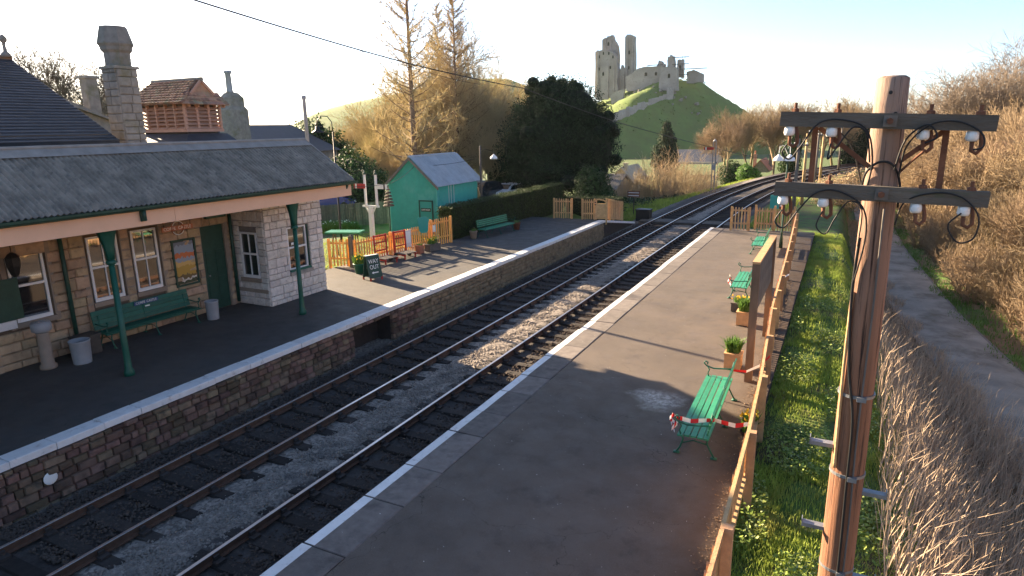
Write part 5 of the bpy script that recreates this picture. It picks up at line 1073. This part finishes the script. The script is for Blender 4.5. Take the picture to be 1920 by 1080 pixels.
# ---- leaf masses
def leaves(n, lobes, size, seed=1, flat=.0, shell=.55):
    r = np.random.default_rng(seed); L = np.array(lobes, float); vol = L[:, 3]*L[:, 4]*L[:, 5]; k = r.choice(len(L), n, p=vol/vol.sum()); d = r.normal(0, 1, (n, 3)); d /= np.linalg.norm(d, axis=1)[:, None]
    rad = shell+(1.06-shell)*r.random(n)**.6; rad *= 1+.10*np.sin(d[:, 0]*9+k)*np.cos(d[:, 1]*8+k*2)+.07*np.sin(d[:, 2]*14)
    C = L[k, 0:3]+d*L[k, 3:6]*rad[:, None]; nrm = d+r.normal(0, .55, (n, 3)); nrm /= np.linalg.norm(nrm, axis=1)[:, None]
    return leafquads(C, nrm, size*(.6+.8*r.random(n)), r)
def leafquads(C, nrm, S, r, asp=.55):
    n = len(C); u = np.cross(nrm, r.normal(0, 1, (n, 3))); u /= np.maximum(np.linalg.norm(u, axis=1), 1e-6)[:, None]; v = np.cross(nrm, u)
    V = np.stack([C-u*S[:, None], C-v*S[:, None]*asp, C+u*S[:, None]+nrm*S[:, None]*.25, C+v*S[:, None]*asp], 1); return V.reshape(-1, 3), np.arange(4*n).reshape(n, 4)
def leafy(name, label, loc, lobes, n, size, m, seed, cat='tree', trunk=(.3, 2.5), group=None, core=True):
    t = T(name, label, cat, loc, 0, group); V, Fq = leaves(n, lobes, size, seed); tag(link('crown', npmesh('crown', V, Fq, m), t), kind='stuff')
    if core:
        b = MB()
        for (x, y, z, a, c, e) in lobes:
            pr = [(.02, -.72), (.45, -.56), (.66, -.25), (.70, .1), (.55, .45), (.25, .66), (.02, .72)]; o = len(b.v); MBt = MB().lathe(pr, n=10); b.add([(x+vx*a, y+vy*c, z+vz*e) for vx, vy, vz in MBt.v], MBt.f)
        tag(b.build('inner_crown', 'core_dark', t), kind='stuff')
    MB().lathe([(trunk[0]*1.3, -1.0), (trunk[0], .6), (trunk[0]*.7, trunk[1])], n=9).build('trunk', 'bark', t, True)
    return t
ylobes = [(0, 0, 5.0, 4.6, 4.6, 4.7), (-2.0, .5, 6.6, 2.9, 3, 2.9), (1.6, -.3, 7.6, 2.6, 2.8, 2.7), (-.3, 0, 8.3, 2.6, 2.6, 2.4), (3.0, 0, 4.2, 2.6, 3, 3.2), (-3.0, -.5, 4.2, 2.7, 3, 3.4), (0, -1.5, 2.4, 4.0, 3.4, 2.3), (2.5, .4, 6.3, 2.4, 2.4, 2.4), (-.9, -.8, 9.2, 1.6, 1.6, 1.5)]
rq = random.Random(19)
for k in range(46):
    L0 = ylobes[rq.randrange(9)]; d0 = Vector((rq.gauss(0, 1), rq.gauss(0, 1)-.4, rq.gauss(0, 1))).normalized(); q0 = rq.uniform(.6, 1.15); ylobes.append((L0[0]+d0.x*L0[3]*.92, L0[1]+d0.y*L0[4]*.92, max(1.0, L0[2]+d0.z*L0[5]*.92), q0, q0, q0*.8))
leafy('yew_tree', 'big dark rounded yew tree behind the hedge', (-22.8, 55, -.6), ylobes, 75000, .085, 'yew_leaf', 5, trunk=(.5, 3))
leafy('fir_tree', 'dark pointed evergreen tree in front of the castle hill', (-36.2, 150, -6), [(0, 0, 4.5, 2.9, 2.9, 4.2), (0.2, 0, 8, 2.0, 2, 3.2), (0, 0, 11, 1.1, 1.1, 1.9)], 7000, .26, 'yew_leaf', 6)
leafy('round_bush', 'round dark green clipped bush left of the orange roofed house', (-17.3, 120, -4.6), [(0, 0, 1.8, 2.3, 2.2, 2.2), (.8, -.3, 1.4, 1.8, 1.6, 1.7)], 6000, .15, 'shrub_leaf', 7, cat='bush', trunk=(.2, 1))
leafy('shrub', 'yellow green shrub beside the round dark bush', (-13.9, 112, -3.4), [(0, 0, 1.2, 1.4, 1.3, 1.6), (1.2, 0, .9, 1.2, 1, 1.2)], 4000, .13, 'leaf_plant', 8, cat='bush', trunk=(.15, 1))
leafy('ivy_bush', 'ragged ivy bush between the yew and the boarded gate', (-17.3, 49, -1.4), [(0, 0, 2.0, 1.4, 1.4, 2.0), (.9, -.2, 1.3, 1.1, 1.1, 1.3), (-.7, .2, 2.9, .9, .9, 1.2)], 9000, .09, 'shrub_leaf', 9, cat='bush', trunk=(.15, 1.5))
leafy('ivy_bush', 'dark ivy bush below the swan neck lamp beyond the canopy', (-31.5, 38.5, -.4), [(0, 0, 1.8, 2.2, 2, 2.0), (-1.8, 1, 2.5, 2, 2, 2.2)], 8000, .10, 'shrub_leaf', 10, cat='bush', trunk=(.2, 1.5))
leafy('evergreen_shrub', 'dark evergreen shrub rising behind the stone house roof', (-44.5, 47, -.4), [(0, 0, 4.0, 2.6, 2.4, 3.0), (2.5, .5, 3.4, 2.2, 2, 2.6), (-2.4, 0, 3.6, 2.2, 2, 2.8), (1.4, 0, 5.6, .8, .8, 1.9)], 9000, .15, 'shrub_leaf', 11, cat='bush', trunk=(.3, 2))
leafy('ivy_tree', 'dark ivy clad tree left of the far telegraph poles', (-7.0, 104, -2.6), [(0, 0, 3.0, 1.5, 1.5, 3.0), (.4, 0, 5.2, 1.1, 1.1, 1.8)], 6000, .15, 'shrub_leaf', 12, trunk=(.25, 2))
leafy('ivy_tree', 'broad dark ivy clad tree beyond the last telegraph pole', (3.2, 128, -2.8), [(0, 0, 4.0, 3.2, 2.4, 3.8), (2.6, 0, 3, 2.2, 2, 2.8), (-2.2, 0, 2.6, 1.9, 2, 2.4)], 9000, .2, 'yew_leaf', 13, trunk=(.35, 2))
leafy('laurel_bush', 'dark glossy laurel bush above the white parked car', (-27.2, 57, -.8), [(0, 0, 1.9, 2.6, 1.6, 2.0), (-2.2, .4, 2.2, 1.8, 1.6, 2.2)], 9000, .10, 'shrub_leaf', 14, cat='bush', trunk=(.2, 1.2))

# clipped hedge
def hedge(label, x0, x1, y0, y1, z0, z1, n, seed):
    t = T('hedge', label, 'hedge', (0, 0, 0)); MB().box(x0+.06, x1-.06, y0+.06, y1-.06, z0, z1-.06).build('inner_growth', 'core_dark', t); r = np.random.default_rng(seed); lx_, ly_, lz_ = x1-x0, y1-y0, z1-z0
    A = np.array([ly_*lz_, ly_*lz_*.3, lx_*ly_*1.2, lx_*lz_, lx_*lz_]); k = r.choice(5, n, p=A/A.sum()); u, v = r.random(n), r.random(n); C = np.empty((n, 3)); N = np.zeros((n, 3))
    C[:, 0] = np.select([k == 0, k == 1], [x1, x0], x0+lx_*u); C[:, 1] = np.select([k == 3, k == 4], [y0, y1], y0+ly_*np.where(k < 2, u, v)); C[:, 2] = np.select([k == 2], [z1], z0+lz_*v)
    N[k == 0, 0] = 1; N[k == 1, 0] = -1; N[k == 2, 2] = 1; N[k == 3, 1] = -1; N[k == 4, 1] = 1; C += r.normal(0, .035, (n, 3))+N*(np.sin(C[:, 1:2]*2.3)+np.sin(C[:, 1:2]*5.1+C[:, 2:3]*3))*.025; N = N+r.normal(0, .5, (n, 3)); N /= np.linalg.norm(N, axis=1)[:, None]
    V, Fq = leafquads(C, N, .035*(.7+.7*r.random(n)), r, .6); tag(link('leaves', npmesh('leaves', V, Fq, 'hedge_leaf'), t), kind='stuff'); return t
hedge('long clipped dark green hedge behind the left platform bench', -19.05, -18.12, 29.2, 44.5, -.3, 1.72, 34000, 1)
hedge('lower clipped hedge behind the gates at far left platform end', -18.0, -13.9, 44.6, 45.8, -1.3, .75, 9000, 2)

# garden flower bed, bank grass, weeds, reeds
def blades(name, label, n, area, hgt, wid, m, seed, lean=.5, kind='stuff', zoff=0, dens=None, par=None, tri=True, ldir=None):
    r = np.random.default_rng(seed); X = np.empty(0); Y = np.empty(0)
    while len(X) < n:
        x = area[0]+(area[1]-area[0])*r.random(n*2); y = area[2]+(area[3]-area[2])*r.random(n*2)**(1.5 if area[3]-area[2] > 15 else 1); ok = np.ones(len(x), bool) if dens is None else r.random(len(x)) < dens(x, y); X = np.append(X, x[ok]); Y = np.append(Y, y[ok])
    X, Y = X[:n], Y[:n]; Z = zground(X, Y)+zoff; h = hgt*(.45+.8*r.random(n)); a = r.random(n)*6.283; l = lean*h*r.random(n); dx, dy = np.cos(a)*l, np.sin(a)*l
    if ldir is not None: dx = dx*.6+ldir[0]*h*(.3+.7*r.random(n)); dy = dy*.6+ldir[1]*h*(.3+.7*r.random(n))
    b = r.random(n)*6.283; wx, wy = np.cos(b)*wid, np.sin(b)*wid; B = np.stack([X, Y, Z-.02], -1); W = np.stack([wx, wy, wx*0], -1); M_ = B+np.stack([dx*.35, dy*.35, h*.6], -1); Tp = B+np.stack([dx, dy, h*np.sqrt(np.clip(1-(dx*dx+dy*dy)/(h*h)*.5, .2, 1))], -1)
    V = np.stack([B-W, B+W, M_+W*.75, M_-W*.75, Tp], 1).reshape(-1, 3); i = 5*np.arange(n)[:, None]; F3 = np.concatenate([i+[[0, 1, 2]], i+[[0, 2, 3]], i+[[3, 2, 4]]], 0)
    return tag(link(name, npmesh(name, V, F3, m), par), label, None, None, kind)
def weeds(n, area, seed, size, m, name, label, h=.16, dens=None):
    r = np.random.default_rng(seed); X = area[0]+(area[1]-area[0])*r.random(n); Y = area[2]+(area[3]-area[2])*r.random(n)**1.5
    if dens is not None: ok = r.random(n) < dens(X, Y); X, Y = X[ok], Y[ok]; n = len(X)
    C = np.stack([X, Y, zground(X, Y)+r.random(n)*h], -1); N = r.normal(0, .45, (n, 3))+[0, 0, 1]; N /= np.linalg.norm(N, axis=1)[:, None]; V, Fq = leafquads(C, N, size*(.6+.9*r.random(n)), r, .6)
    return tag(link(name, npmesh(name, V, Fq, m)), label, None, None, 'stuff')
clump = lambda x, y: .25+.75*(np.sin(x*3.1+y*1.1)+np.sin(y*2.3-x*2.2)+np.sin(y*.9+x)*1.2 > -.4)
blades('bank_grass', 'green grass and weeds on the bank behind the fence', 90000, (-1.1, 1.7, 3.5, 40), .13, .008, 'grass_blade', 1, dens=clump)
blades('verge_grass', 'green grass verge beyond the lane', 11000, (3.2, 9.5, 20, 75), .2, .014, 'leaf_plant', 2, dens=lambda x, y: ((x > lane_right(y)-.25+.3*np.sin(y*1.3)) & (x < lane_right(y)+1.9))*(.35+.65*(np.sin(y*.9)+np.sin(y*.37) > .5)))
weeds(26000, (-1.0, 1.6, 4.5, 26), 3, .032, 'weed_leaf', 'bank_weeds', 'leafy nettles and weeds on the bank', .2, lambda x, y: 1.0*(np.sin(x*2.1+y*1.7)+np.sin(y*1.1-x*3) > .1))
mat('weed_pale', (.30, .36, .16), .6, .3, 4, 0, trans=.25)
weeds(5000, (-.8, 1.3, 8, 24), 4, .022, 'weed_pale', 'pale_weeds', 'pale green flowering weeds on the bank', .22, lambda x, y: 1.0*(np.sin(x*2.1+y*1.7)+np.sin(y*1.1-x*3) > .3))
blades('dry_reeds', 'pale brown dead reed stalks leaning beside the foreground pole', 5600, (1.0, 5.6, 7.5, 25), 1.1, .009, 'reed', 5, .9, dens=lambda x, y: 1.0*((x > .95+.03*(y-8)) & (x < lane_right(y)-2.3)), ldir=(.30, .05))
blades('dry_grass', 'short dead grass between the reeds and lane', 5000, (1.2, 5, 6, 45), .35, .007, 'reed', 6, 1.2, dens=lambda x, y: 1.0*((x > 1.1) & (x < lane_right(y)-3.2)))
weeds(14000, (-30, -13, 48, 84), 18, .12, 'shrub_leaf', 'bramble_cover', 'dark brambles covering the slope beyond the ramp', .5, lambda x, y: 1.0*((x-curve_off(y)) < -15.2)*(np.sin(x*.9+y*.5)+np.sin(y*.8-x*.4) > -.5))
blades('far_bank_grass', 'rough grass beside the line past the platform', 16000, (-20, -3, 47, 90), .3, .02, 'grass_blade', 7, dens=lambda x, y: 1.0*(((x-curve_off(y)) < -13.7) & ((x-curve_off(y)) > -17) | ((x-curve_off(y)) > -5.6)))
blades('lane_fringe', 'ragged dead grass along the near edge of lane', 9000, (-1, 6, 17, 62), .38, .01, 'reed', 17, 1.0, dens=lambda x, y: 1.0*((x > lane_right(y)-3.4) & (x < lane_right(y)-2.25+.25*np.sin(y*1.7))))
blades('garden_grass', 'bright grass of the small platform garden', 9000, (-25, -19.3, 21.5, 30.8), .1, .012, 'grass_blade', 8)
blades('daffodils', 'green daffodil leaves in the garden bed by the dark fence', 4200, (-28.5, -23.8, 26.5, 31.2), .55, .022, 'leaf_plant', 9, .6, dens=lambda x, y: 1.0*(np.abs((x+27.8)*.8-(y-30)*.62+.5) < 1.3))
r_ = np.random.default_rng(4); n = 260; X = -28.5+4.7*r_.random(n); Y = 26.5+4.7*r_.random(n); ok = np.abs((X+27.8)*.8-(Y-30)*.62+.5) < 1.2; X, Y = X[ok], Y[ok]; C = np.stack([X, Y, .2+.2*r_.random(len(X))], -1); N = r_.normal(0, 1, (len(X), 3)); N /= np.linalg.norm(N, axis=1)[:, None]
V, Fq = leafquads(C, N, np.full(len(X), .06), r_, .9); tag(link('daffodil_flowers', npmesh('daffodil_flowers', V, Fq, 'flower_white')), 'pale daffodil flowers in the garden bed', None, None, 'stuff')
# brown undergrowth under the right hand wood
def brush(n, seed):
    r = np.random.default_rng(seed); Y = 24+110*r.random(n)**1.3; X = lane_right(Y)+2.2+np.abs(r.normal(0, 1, n))*8; Z = zground(X, Y); h = .6+1.6*r.random(n); a = r.random(n)*6.28; l = .5*h*r.random(n); S = np.stack([X, Y, Z-.1, X+np.cos(a)*l, Y+np.sin(a)*l, Z+h, np.full(n, .016), np.full(n, .006)], -1); return seg_mesh('undergrowth', S, 'twig_brown', 3)
tag(link('undergrowth', brush(26000, 3)), 'brown twiggy undergrowth below the wooded bank', None, None, 'stuff')
# dead leaves along the fence foot on the right platform
r_ = np.random.default_rng(9); n = 2600; Y = 4+22*r_.random(n); X = -1.02-np.abs(r_.normal(0, .14, n))-.02*(Y-8)*.8; C = np.stack([X, Y, .006+.012*r_.random(n)], -1); N = r_.normal(0, .25, (n, 3))+[0, 0, 1]; N /= np.linalg.norm(N, axis=1)[:, None]; V, Fq = leafquads(C, N, .018*(.5+r_.random(n)), r_, .7)
tag(link('dead_leaves', npmesh('dead_leaves', V, Fq, 'earth')), 'brown dead leaves along the foot of the right fence', None, None, 'stuff')
r_ = np.random.default_rng(10); n = 700; Y = 6+30*r_.random(n); X = -6.2+5*r_.random(n); C = np.stack([X, Y, np.full(n, .004)], -1); N = r_.normal(0, .1, (n, 3))+[0, 0, 1]; N /= np.linalg.norm(N, axis=1)[:, None]; V, Fq = leafquads(C, N, .009*(.3+r_.random(n)**2), r_, .8)
tag(link('platform_litter', npmesh('platform_litter', V, Fq, 'notice')), 'pale grit and bird droppings speckling the right platform', None, None, 'stuff')
r_ = np.random.default_rng(12); n = 5000; Y = 9+24*r_.random(n); X = RD+.05+.62*r_.random(n); C = np.stack([X, Y, -1.14+.03*r_.random(n)], -1); N = r_.normal(0, .5, (n, 3))+[0, 0, 1]; N /= np.linalg.norm(N, axis=1)[:, None]; V, Fq = leafquads(C, N, .028*(.5+r_.random(n)), r_, .8)
tag(link('track_weeds', npmesh('track_weeds', V, Fq, 'rust_leaf')), 'rust red dead leaves between the rail and right platform', None, None, 'stuff')

# ================================================================== FAR: castle, houses, signal, poles, wires
CS = T('castle_ruin', 'ruined grey stone castle keep and walls on top of the green hill', 'castle')
def slab(name, poly, y, d, m='castle', par=CS): return MB().prism(poly, lambda u, v, t: (u, t, v), y, y+d).build(name, m, par)
def ragged(poly, seed, k=3, j=.35):
    r = random.Random(seed); out = []
    for (a, b) in zip(poly, poly[1:]+poly[:1]):
        for i in range(k): t = i/k; out.append((a[0]+(b[0]-a[0])*t+(r.uniform(-j, j) if i else 0), a[1]+(b[1]-a[1])*t+(r.uniform(-j, j) if i else 0)))
    return out
keep = slab('keep_wall', ragged([(-129.6, 46.6), (-127.4, 46.8), (-123.6, 46.7), (-120.5, 45.4), (-118.0, 42.5), (-117.2, 33.4), (-117.1, 22), (-129.4, 20)], 1), 368, 5)
slab('keep_side', ragged([(-131.2, 46.1), (-129.7, 46.8), (-129.6, 20), (-131.0, 22)], 2), 370, 7, par=CS)
slab('keep_fragment', ragged([(-128.5, 52.9), (-126.6, 53.9), (-124.5, 54.6), (-122.9, 55.3), (-121.6, 52.1), (-119.7, 49.2), (-118.9, 42.1), (-118.9, 25), (-128.3, 25)], 3), 374, 4)
for x, w_, z0, z1 in ((-128.6, .9, 20, 46.0), (-124.4, 4.6, 20, 38.2), (-119.0, .8, 24, 41), (-126.4, .7, 44, 53.2), (-123.2, .8, 44, 54)): slab('buttress', ragged([(x-w_/2, z0), (x+w_/2, z0), (x+w_/2, z1), (x-w_/2, z1)], int(-x*9), 3, .12), 367.2 if z1 < 47 else 373.4, 1.0)
for (x, z) in ((-125.6, 44.2), (-122.4, 44.0), (-120.0, 42.0), (-128.0, 42.5), (-128.0, 36)): slab('painted_opening', [(x-.35, z), (x+.35, z), (x+.35, z+1.3), (x, z+1.8), (x-.35, z+1.3)], 367.9, .08, 'core_dark')  # dark slabs on the wall face, painting the shade of window holes
slab('tall_tower', ragged([(-114.6, 53.2), (-113.4, 54.6), (-111.0, 54.1), (-109.7, 53.5), (-109.2, 44.5), (-109.2, 26), (-114.4, 26)], 4, 3, .25), 372, 5)
for x in (-113.2, -110.2): slab('buttress', ragged([(x-.6, 26), (x+.6, 26), (x+.5, 52.5), (x-.5, 52.5)], int(-x*7), 3, .12), 371.2, 1.0)
slab('wall_stub', ragged([(-117.2, 34.2), (-116.0, 38.7), (-114.5, 36.9), (-114.1, 33.4), (-114, 25), (-117.4, 25)], 5), 371, 3)
slab('curtain_wall', ragged([(-111.4, 31.5), (-108, 33.0), (-103.9, 35.8), (-99.5, 36.4), (-90.8, 35.9), (-89.7, 24), (-110.7, 24)], 6, 4, .3), 364, 3)
slab('curtain_wall', ragged([(-95.1, 35.4), (-93.8, 39.4), (-92.0, 38.8), (-90.3, 37.3), (-90.2, 35.4)], 7), 366, 3)
slab('gatehouse_wall', ragged([(-90.9, 33.4), (-89.9, 34.9), (-88.0, 35.3), (-81.7, 34.6), (-81.2, 23), (-91.2, 23)], 8), 358, 4)
slab('tower_stump', ragged([(-88.6, 35.4), (-88.4, 40.0), (-87.2, 41.7), (-85.7, 40.9), (-84.9, 37), (-84.4, 30), (-88.1, 30)], 9), 364, 4)
slab('tower_stump', ragged([(-83.8, 30), (-83.6, 38.8), (-80.6, 39.2), (-80.0, 30)], 10), 365, 3)
slab('tower_stump', ragged([(-78.8, 32.6), (-75.2, 33.6), (-70.2, 31.4), (-69.5, 27), (-78.4, 27)], 11), 366, 3)
for x in (-88.2, -84.6, -80.6, -79.2): MB().tube([(x, 363, 29), (x, 363, 41.0)], .09, 5).build('scaffold_pole', 'steel', CS)
for z in (31.0, 33.8, 36.4, 39.8): MB().box(-85.6, -77.0, 361.8, 363.4, z, z+.25).build('scaffold_deck', 'grey_wood', CS)
MB().box(-99, -90.5, 361.8, 363.5, 36.6, 36.9).build('scaffold_deck', 'grey_wood', CS); MB().box(-79.2, -68, 363.5, 366, 33.9, 34.15).build('scaffold_deck', 'grey_wood', CS)
hw = T('castle_wall', 'broken grey wall stepping down the castle hill', 'wall')
xs_ = np.arange(-83.2, -108.5, -1.3); W_ = []
for i, x in enumerate(xs_):
    zt = 24.3 if i < 3 else 21.0-.66*(i-3)-(.5 if i % 4 == 0 else 0)+.35*math.sin(i*2.1); ysc = np.arange(372, 300, -.5); zz = hill_z(np.full(len(ysc), x), ysc); W_.append((x, float(ysc[np.argmin(np.abs(zz-(zt-(5.5 if i < 3 else 3.2))))]), zt))
for (xa, ya, za), (xb, yb, zb2) in zip(W_[:-1], W_[1:]):
    MB().add([(xa+.1, ya, za-9), (xb, yb, zb2-9), (xb, yb, zb2), (xa+.1, ya, zb2+.25), (xa+.1, ya+1.6, za-9), (xb, yb+1.6, zb2-9), (xb, yb+1.6, zb2), (xa+.1, ya+1.6, zb2+.25)], [(1, 0, 3, 2), (4, 5, 6, 7), (0, 4, 7, 3), (5, 1, 2, 6), (3, 7, 6, 2)]).build('wall_length', 'castle', hw)
hw2 = T('castle_wall', 'short lit stone wall left of the sunny slope below the keep', 'wall'); MB().prism(ragged([(-116.5, 17), (-109.5, 19.5), (-109.0, 24.8), (-112, 24.2), (-116.8, 21.5)], 31, 4, .25), lambda u, v, t: (u, t, v), 355, 357).build('wall_length', 'castle', hw2)

r_ = np.random.default_rng(21); n = 5200; X = -150+130*r_.random(n); Y = 300+80*r_.random(n); Z = hill_z(X, Y); ok = (Z > 2) & (r_.random(n) < (.25+.75*(np.sin(X*.31+Y*.17)+np.sin(Y*.23-X*.11) > .7))); X, Y, Z = X[ok], Y[ok], Z[ok]; C = np.stack([X, Y, Z+.3+.5*r_.random(len(X))], -1); Nn = r_.normal(0, 1, (len(X), 3)); Nn /= np.linalg.norm(Nn, axis=1)[:, None]; V, Fq = leafquads(C, Nn, .5*(.5+r_.random(len(X))), r_, .7)
tag(link('hill_scrub', npmesh('hill_scrub', V, Fq, 'grass_far')), 'low green scrub on the castle hill', None, None, 'stuff')
rq = random.Random(23)
for k in range(34):
    x = rq.uniform(-118, -68); y = rq.uniform(352, 362); z = float(hill_z(x, y)); s = rq.uniform(.5, 1.5); link('fallen_stone', blocks('moss_stone')[k % 6], CS, (x, y, z+.2), 0, (s*1.4, s, s), (rq.uniform(-.4, .4), rq.uniform(-.4, .4), rq.random()*6))
for (x, z, y0, w_, h_) in ((-125.2, 33, 366.9, 1.0, 2.2), (-121.4, 36.5, 367.9, .8, 1.8), (-112.0, 44, 371.9, .7, 2.2), (-112.0, 36, 371.9, .7, 2.0), (-124.8, 49.5, 373.9, .9, 2.2), (-100, 31.5, 363.9, 1.4, 2.0), (-94.5, 31.5, 363.9, 1.2, 2.0), (-86, 29.5, 357.9, 1.2, 2.4), (-82.0, 34.5, 364.9, .9, 1.8)):
    slab('painted_opening', [(x-w_/2, z), (x+w_/2, z), (x+w_/2, z+h_*.7), (x, z+h_), (x-w_/2, z+h_*.7)], y0, .12, 'core_dark')  # more dark slabs standing in for shaded openings, no holes cut
cottage('cottage', 'small stone cottage with sunlit roof slope beyond the ivy bush', -28.8, -25.6, 88, 96, -1.8, .25, 'cottage_wall', 'cottage_wall', True, [(-26.9, 89, .5, .6, 0)])
cottage('slate_house', 'long blue slate roofed house below the castle hill', -52, -33, 198, 210, -5.5, -1.6, 'cottage_wall', 'slate_far', False, [(-34, 204, 1.2, 1.0, .6)])
cottage('tile_house', 'house with orange tiled gable roof beside the bend of the line', -18.6, -14.8, 158, 170, -4.6, -2.2, 'moss_stone', 'tile_far', True, [(-18.2, 161, .7, -1.2, .7), (-15.2, 165, .7, -1.4, .7)])
cottage('white_house', 'pale stone house glimpsed under the yew beside the boarded gate', -24.5, -21.0, 66, 72, -.6, .7, 'cottage_wall', 'moss_stone', False)
sg_ = T('railway_signal', 'grey lattice semaphore signal with red arm beside the curving line', 'signal', (-12.05, 71, -1.1))
for s_ in (-1, 1): MB().box(s_*.14-.035, s_*.14+.035, -.05, .05, 0, 5.1).build('post', 'steel' if 1 else '', sg_)
for k in range(9): MB().bar((-.14, 0, .5+k*.5), (.14, 0, .75+k*.5 if k % 2 else .55+k*.5), .02, .03).build('lattice', 'steel', sg_)
MB().box(-.2, .2, -.08, .08, 2.2, 2.75).build('box', 'bin_grey', sg_); a1 = MB().box(-1.05, -.05, -.1, -.07, 4.25, 4.52).build('arm', 'red_paint', sg_); MB().box(-.92, -.78, -.105, -.1005, 4.25, 4.52).build('stripe', 'white_clean', a1)
MB().lathe([(.16, 0), (.18, .06), (.05, .2), (.0, .3)], (0, 0, 5.1), 8).build('finial', 'bin_grey', sg_, True); MB().tube([(.2, 0, .3), (.2, 0, 4.6)], .02, 5).build('ladder_rail', 'steel', sg_); MB().tube([(.42, 0, 0), (.42, 0, 4.4)], .02, 5).build('ladder_rail', 'steel', sg_)
for i, (x, y, zt, arm) in enumerate(((-2.75, 48, 4.7, 1), (-2.75, 58, 4.9, 0), (-2.2, 66, 4.6, 0), (-2.0, 74, 4.9, 1), (-.6, 108, 5.4, 1), (-3.6, 90, 5.0, 1), (-4.0, 100, 4.9, 1))):
    lab = ['nearest of the telegraph poles beyond the right platform', 'second telegraph pole beyond the right platform', 'third telegraph pole beyond the right platform', 'fourth telegraph pole beyond the right platform', 'lone telegraph pole furthest right by the dark ivy tree', 'small distant telegraph pole left of the line bend', 'most distant small telegraph pole near the bend'][i]
    q = T('line_pole', lab, 'telegraph pole', (x, y, float(zground(x, y))), 0, 'telegraph poles beyond the platform'); h = zt-float(zground(x, y)); MB().lathe([(.15, -.3), (.12, h*.5), (.09, h)], n=8).build('shaft', 'grey_wood' if i % 2 == 0 else 'fence_right', q, True)
    if arm:
        MB().box(-.6, .6, -.05, .05, h-.45, h-.35).build('crossarm', 'grey_wood', q)
        for xx in (-.5, -.25, .25, .5): MB().lathe([(.05, 0), (.05, .1), (.02, .13)], (xx, 0, h-.35), 6).build('insulator', 'porcelain', q)
leafy('bramble_heap', 'sunlit brown bramble heap beside the far telegraph poles', (.1, 60, -1.2), [(0, 0, 1.2, 2.2, 2.4, 1.5), (.9, .5, 1.9, 1.3, 1.6, 1.3), (-1.0, 0, 1.5, 1.2, 1.5, 1.2)], 9000, .07, 'twig_brown', 15, cat='bush', trunk=(.1, 1), core=False)
fl = T('swan_neck_lamp', 'black swan neck lamp post beyond the canopy end', 'lamp post', (-24, 27.2, -.22)); MB().lathe([(.08, 0), (.06, .6), (.04, 5.9)], n=8).build('post', 'black_iron', fl, True)
MB().tube([(.0, 0, 5.9), (.0, -.05, 6.4), (-.12, -.2, 6.68), (-.35, -.42, 6.7), (-.48, -.55, 6.5), (-.5, -.58, 6.2)], .025, 6).build('swan_neck', 'black_iron', fl, True); MB().lathe([(.05, .35), (.1, .3), (.12, .16), (.3, .05), (.32, 0), (.2, 0)], (-.5, -.58, 5.85), 14).build('lamp_shade', 'black_iron', fl, True)
vp = T('tall_pole', 'plain grey upright pole rising behind the end of canopy roof', 'pole', (-20.6, 21.72, -.22)); MB().lathe([(.09, 0), (.075, 7.25), (.10, 7.3), (.10, 7.4), (.07, 7.42)], n=10).build('shaft', 'bin_grey', vp, True)
sgp = T('direction_sign', 'small brown sign board on a post beyond the ramp fence', 'sign', (-14.4, 50, -1.6)); MB().box(-.5, .5, -.02, .02, 1.9, 2.4).build('panel', 'rust', sgp); MB().box(-.04, .04, .02, .08, -.3, 2.4).build('post', 'dark_wood', sgp)
for z in (2.0, 2.22): MB().box(-.42, .42, -.03, -.02, z, z+.06).build('stripe', 'notice', sgp)
bx = T('relay_box', 'low dark box at foot of the ramp fence', 'box', (-12.9, 47.6, -1.2)); MB().box(-.5, .5, -.4, .4, .06, .85).build('body', 'black_iron', bx); MB().box(-.55, .55, -.45, .45, .85, .92).build('lid', 'black_iron', bx); MB().box(-.45, .45, -.35, .35, 0, .06).build('foot', 'dark_wood', bx)
def span(label, P, r, sag):
    t = T('overhead_cable', label, 'cable'); pts = []
    for a, b in zip(P[:-1], P[1:]):
        a, b = Vector(a), Vector(b)
        for i in range(16): q = i/16; p = a+(b-a)*q; p.z -= 4*sag*q*(1-q); pts.append(p)
    pts.append(Vector(P[-1])); MB().tube(pts, r, 6).build('strand', 'cable', t, True); return t
def at(u_, d): v = Vector(u_); return v*d+Vector((0, 0, 5.756))
span('thick black cable slung across the sky towards the distant bend', [at((-.8, .56, .21), 20), at((-.76261, .62552, .16477), 24), at((-.56815, .81795, .09035), 34), at((-.43042, .90092, .0555), 43), at((-.3004, .9538, .004), 56), at((-.17443, .98416, -.0317), 74), at((-.095, .9942, -.0505), 92)], .028, .05)
span('thin black wire running from the larch towards the shed', [(-34.2, 42, 11.8), (-31.5, 45, 10.6), (-29.5, 53, 9.5)], .02, .15)
span('thin wire looping from shed roof down to the canopy', [(-17.0, 17.6, 3.9), (-20.4, 27, 3.1), (-21.6, 31, 3.75), (-20.3, 35.5, 3.9)], .012, .12)

# ================================================================== AIR
hz = MB().box(-1900, 1900, -320, 2700, -17, 58).mesh('haze', 'castle'); hz.materials.clear()
hm = bpy.data.materials.new('haze_air'); hm.use_nodes = True; N = hm.node_tree.nodes; N.remove(N['Principled BSDF']); pv = N.new('ShaderNodeVolumePrincipled')
pv.inputs['Color'].default_value = (.93, .95, 1, 1); pv.inputs['Density'].default_value = .00005; pv.inputs['Anisotropy'].default_value = .2
hm.node_tree.links.new(pv.outputs[0], N['Material Output'].inputs['Volume']); hz.materials.append(hm)
tag(link('haze', hz), 'thin pale haze in the low sun', None, None, 'stuff')
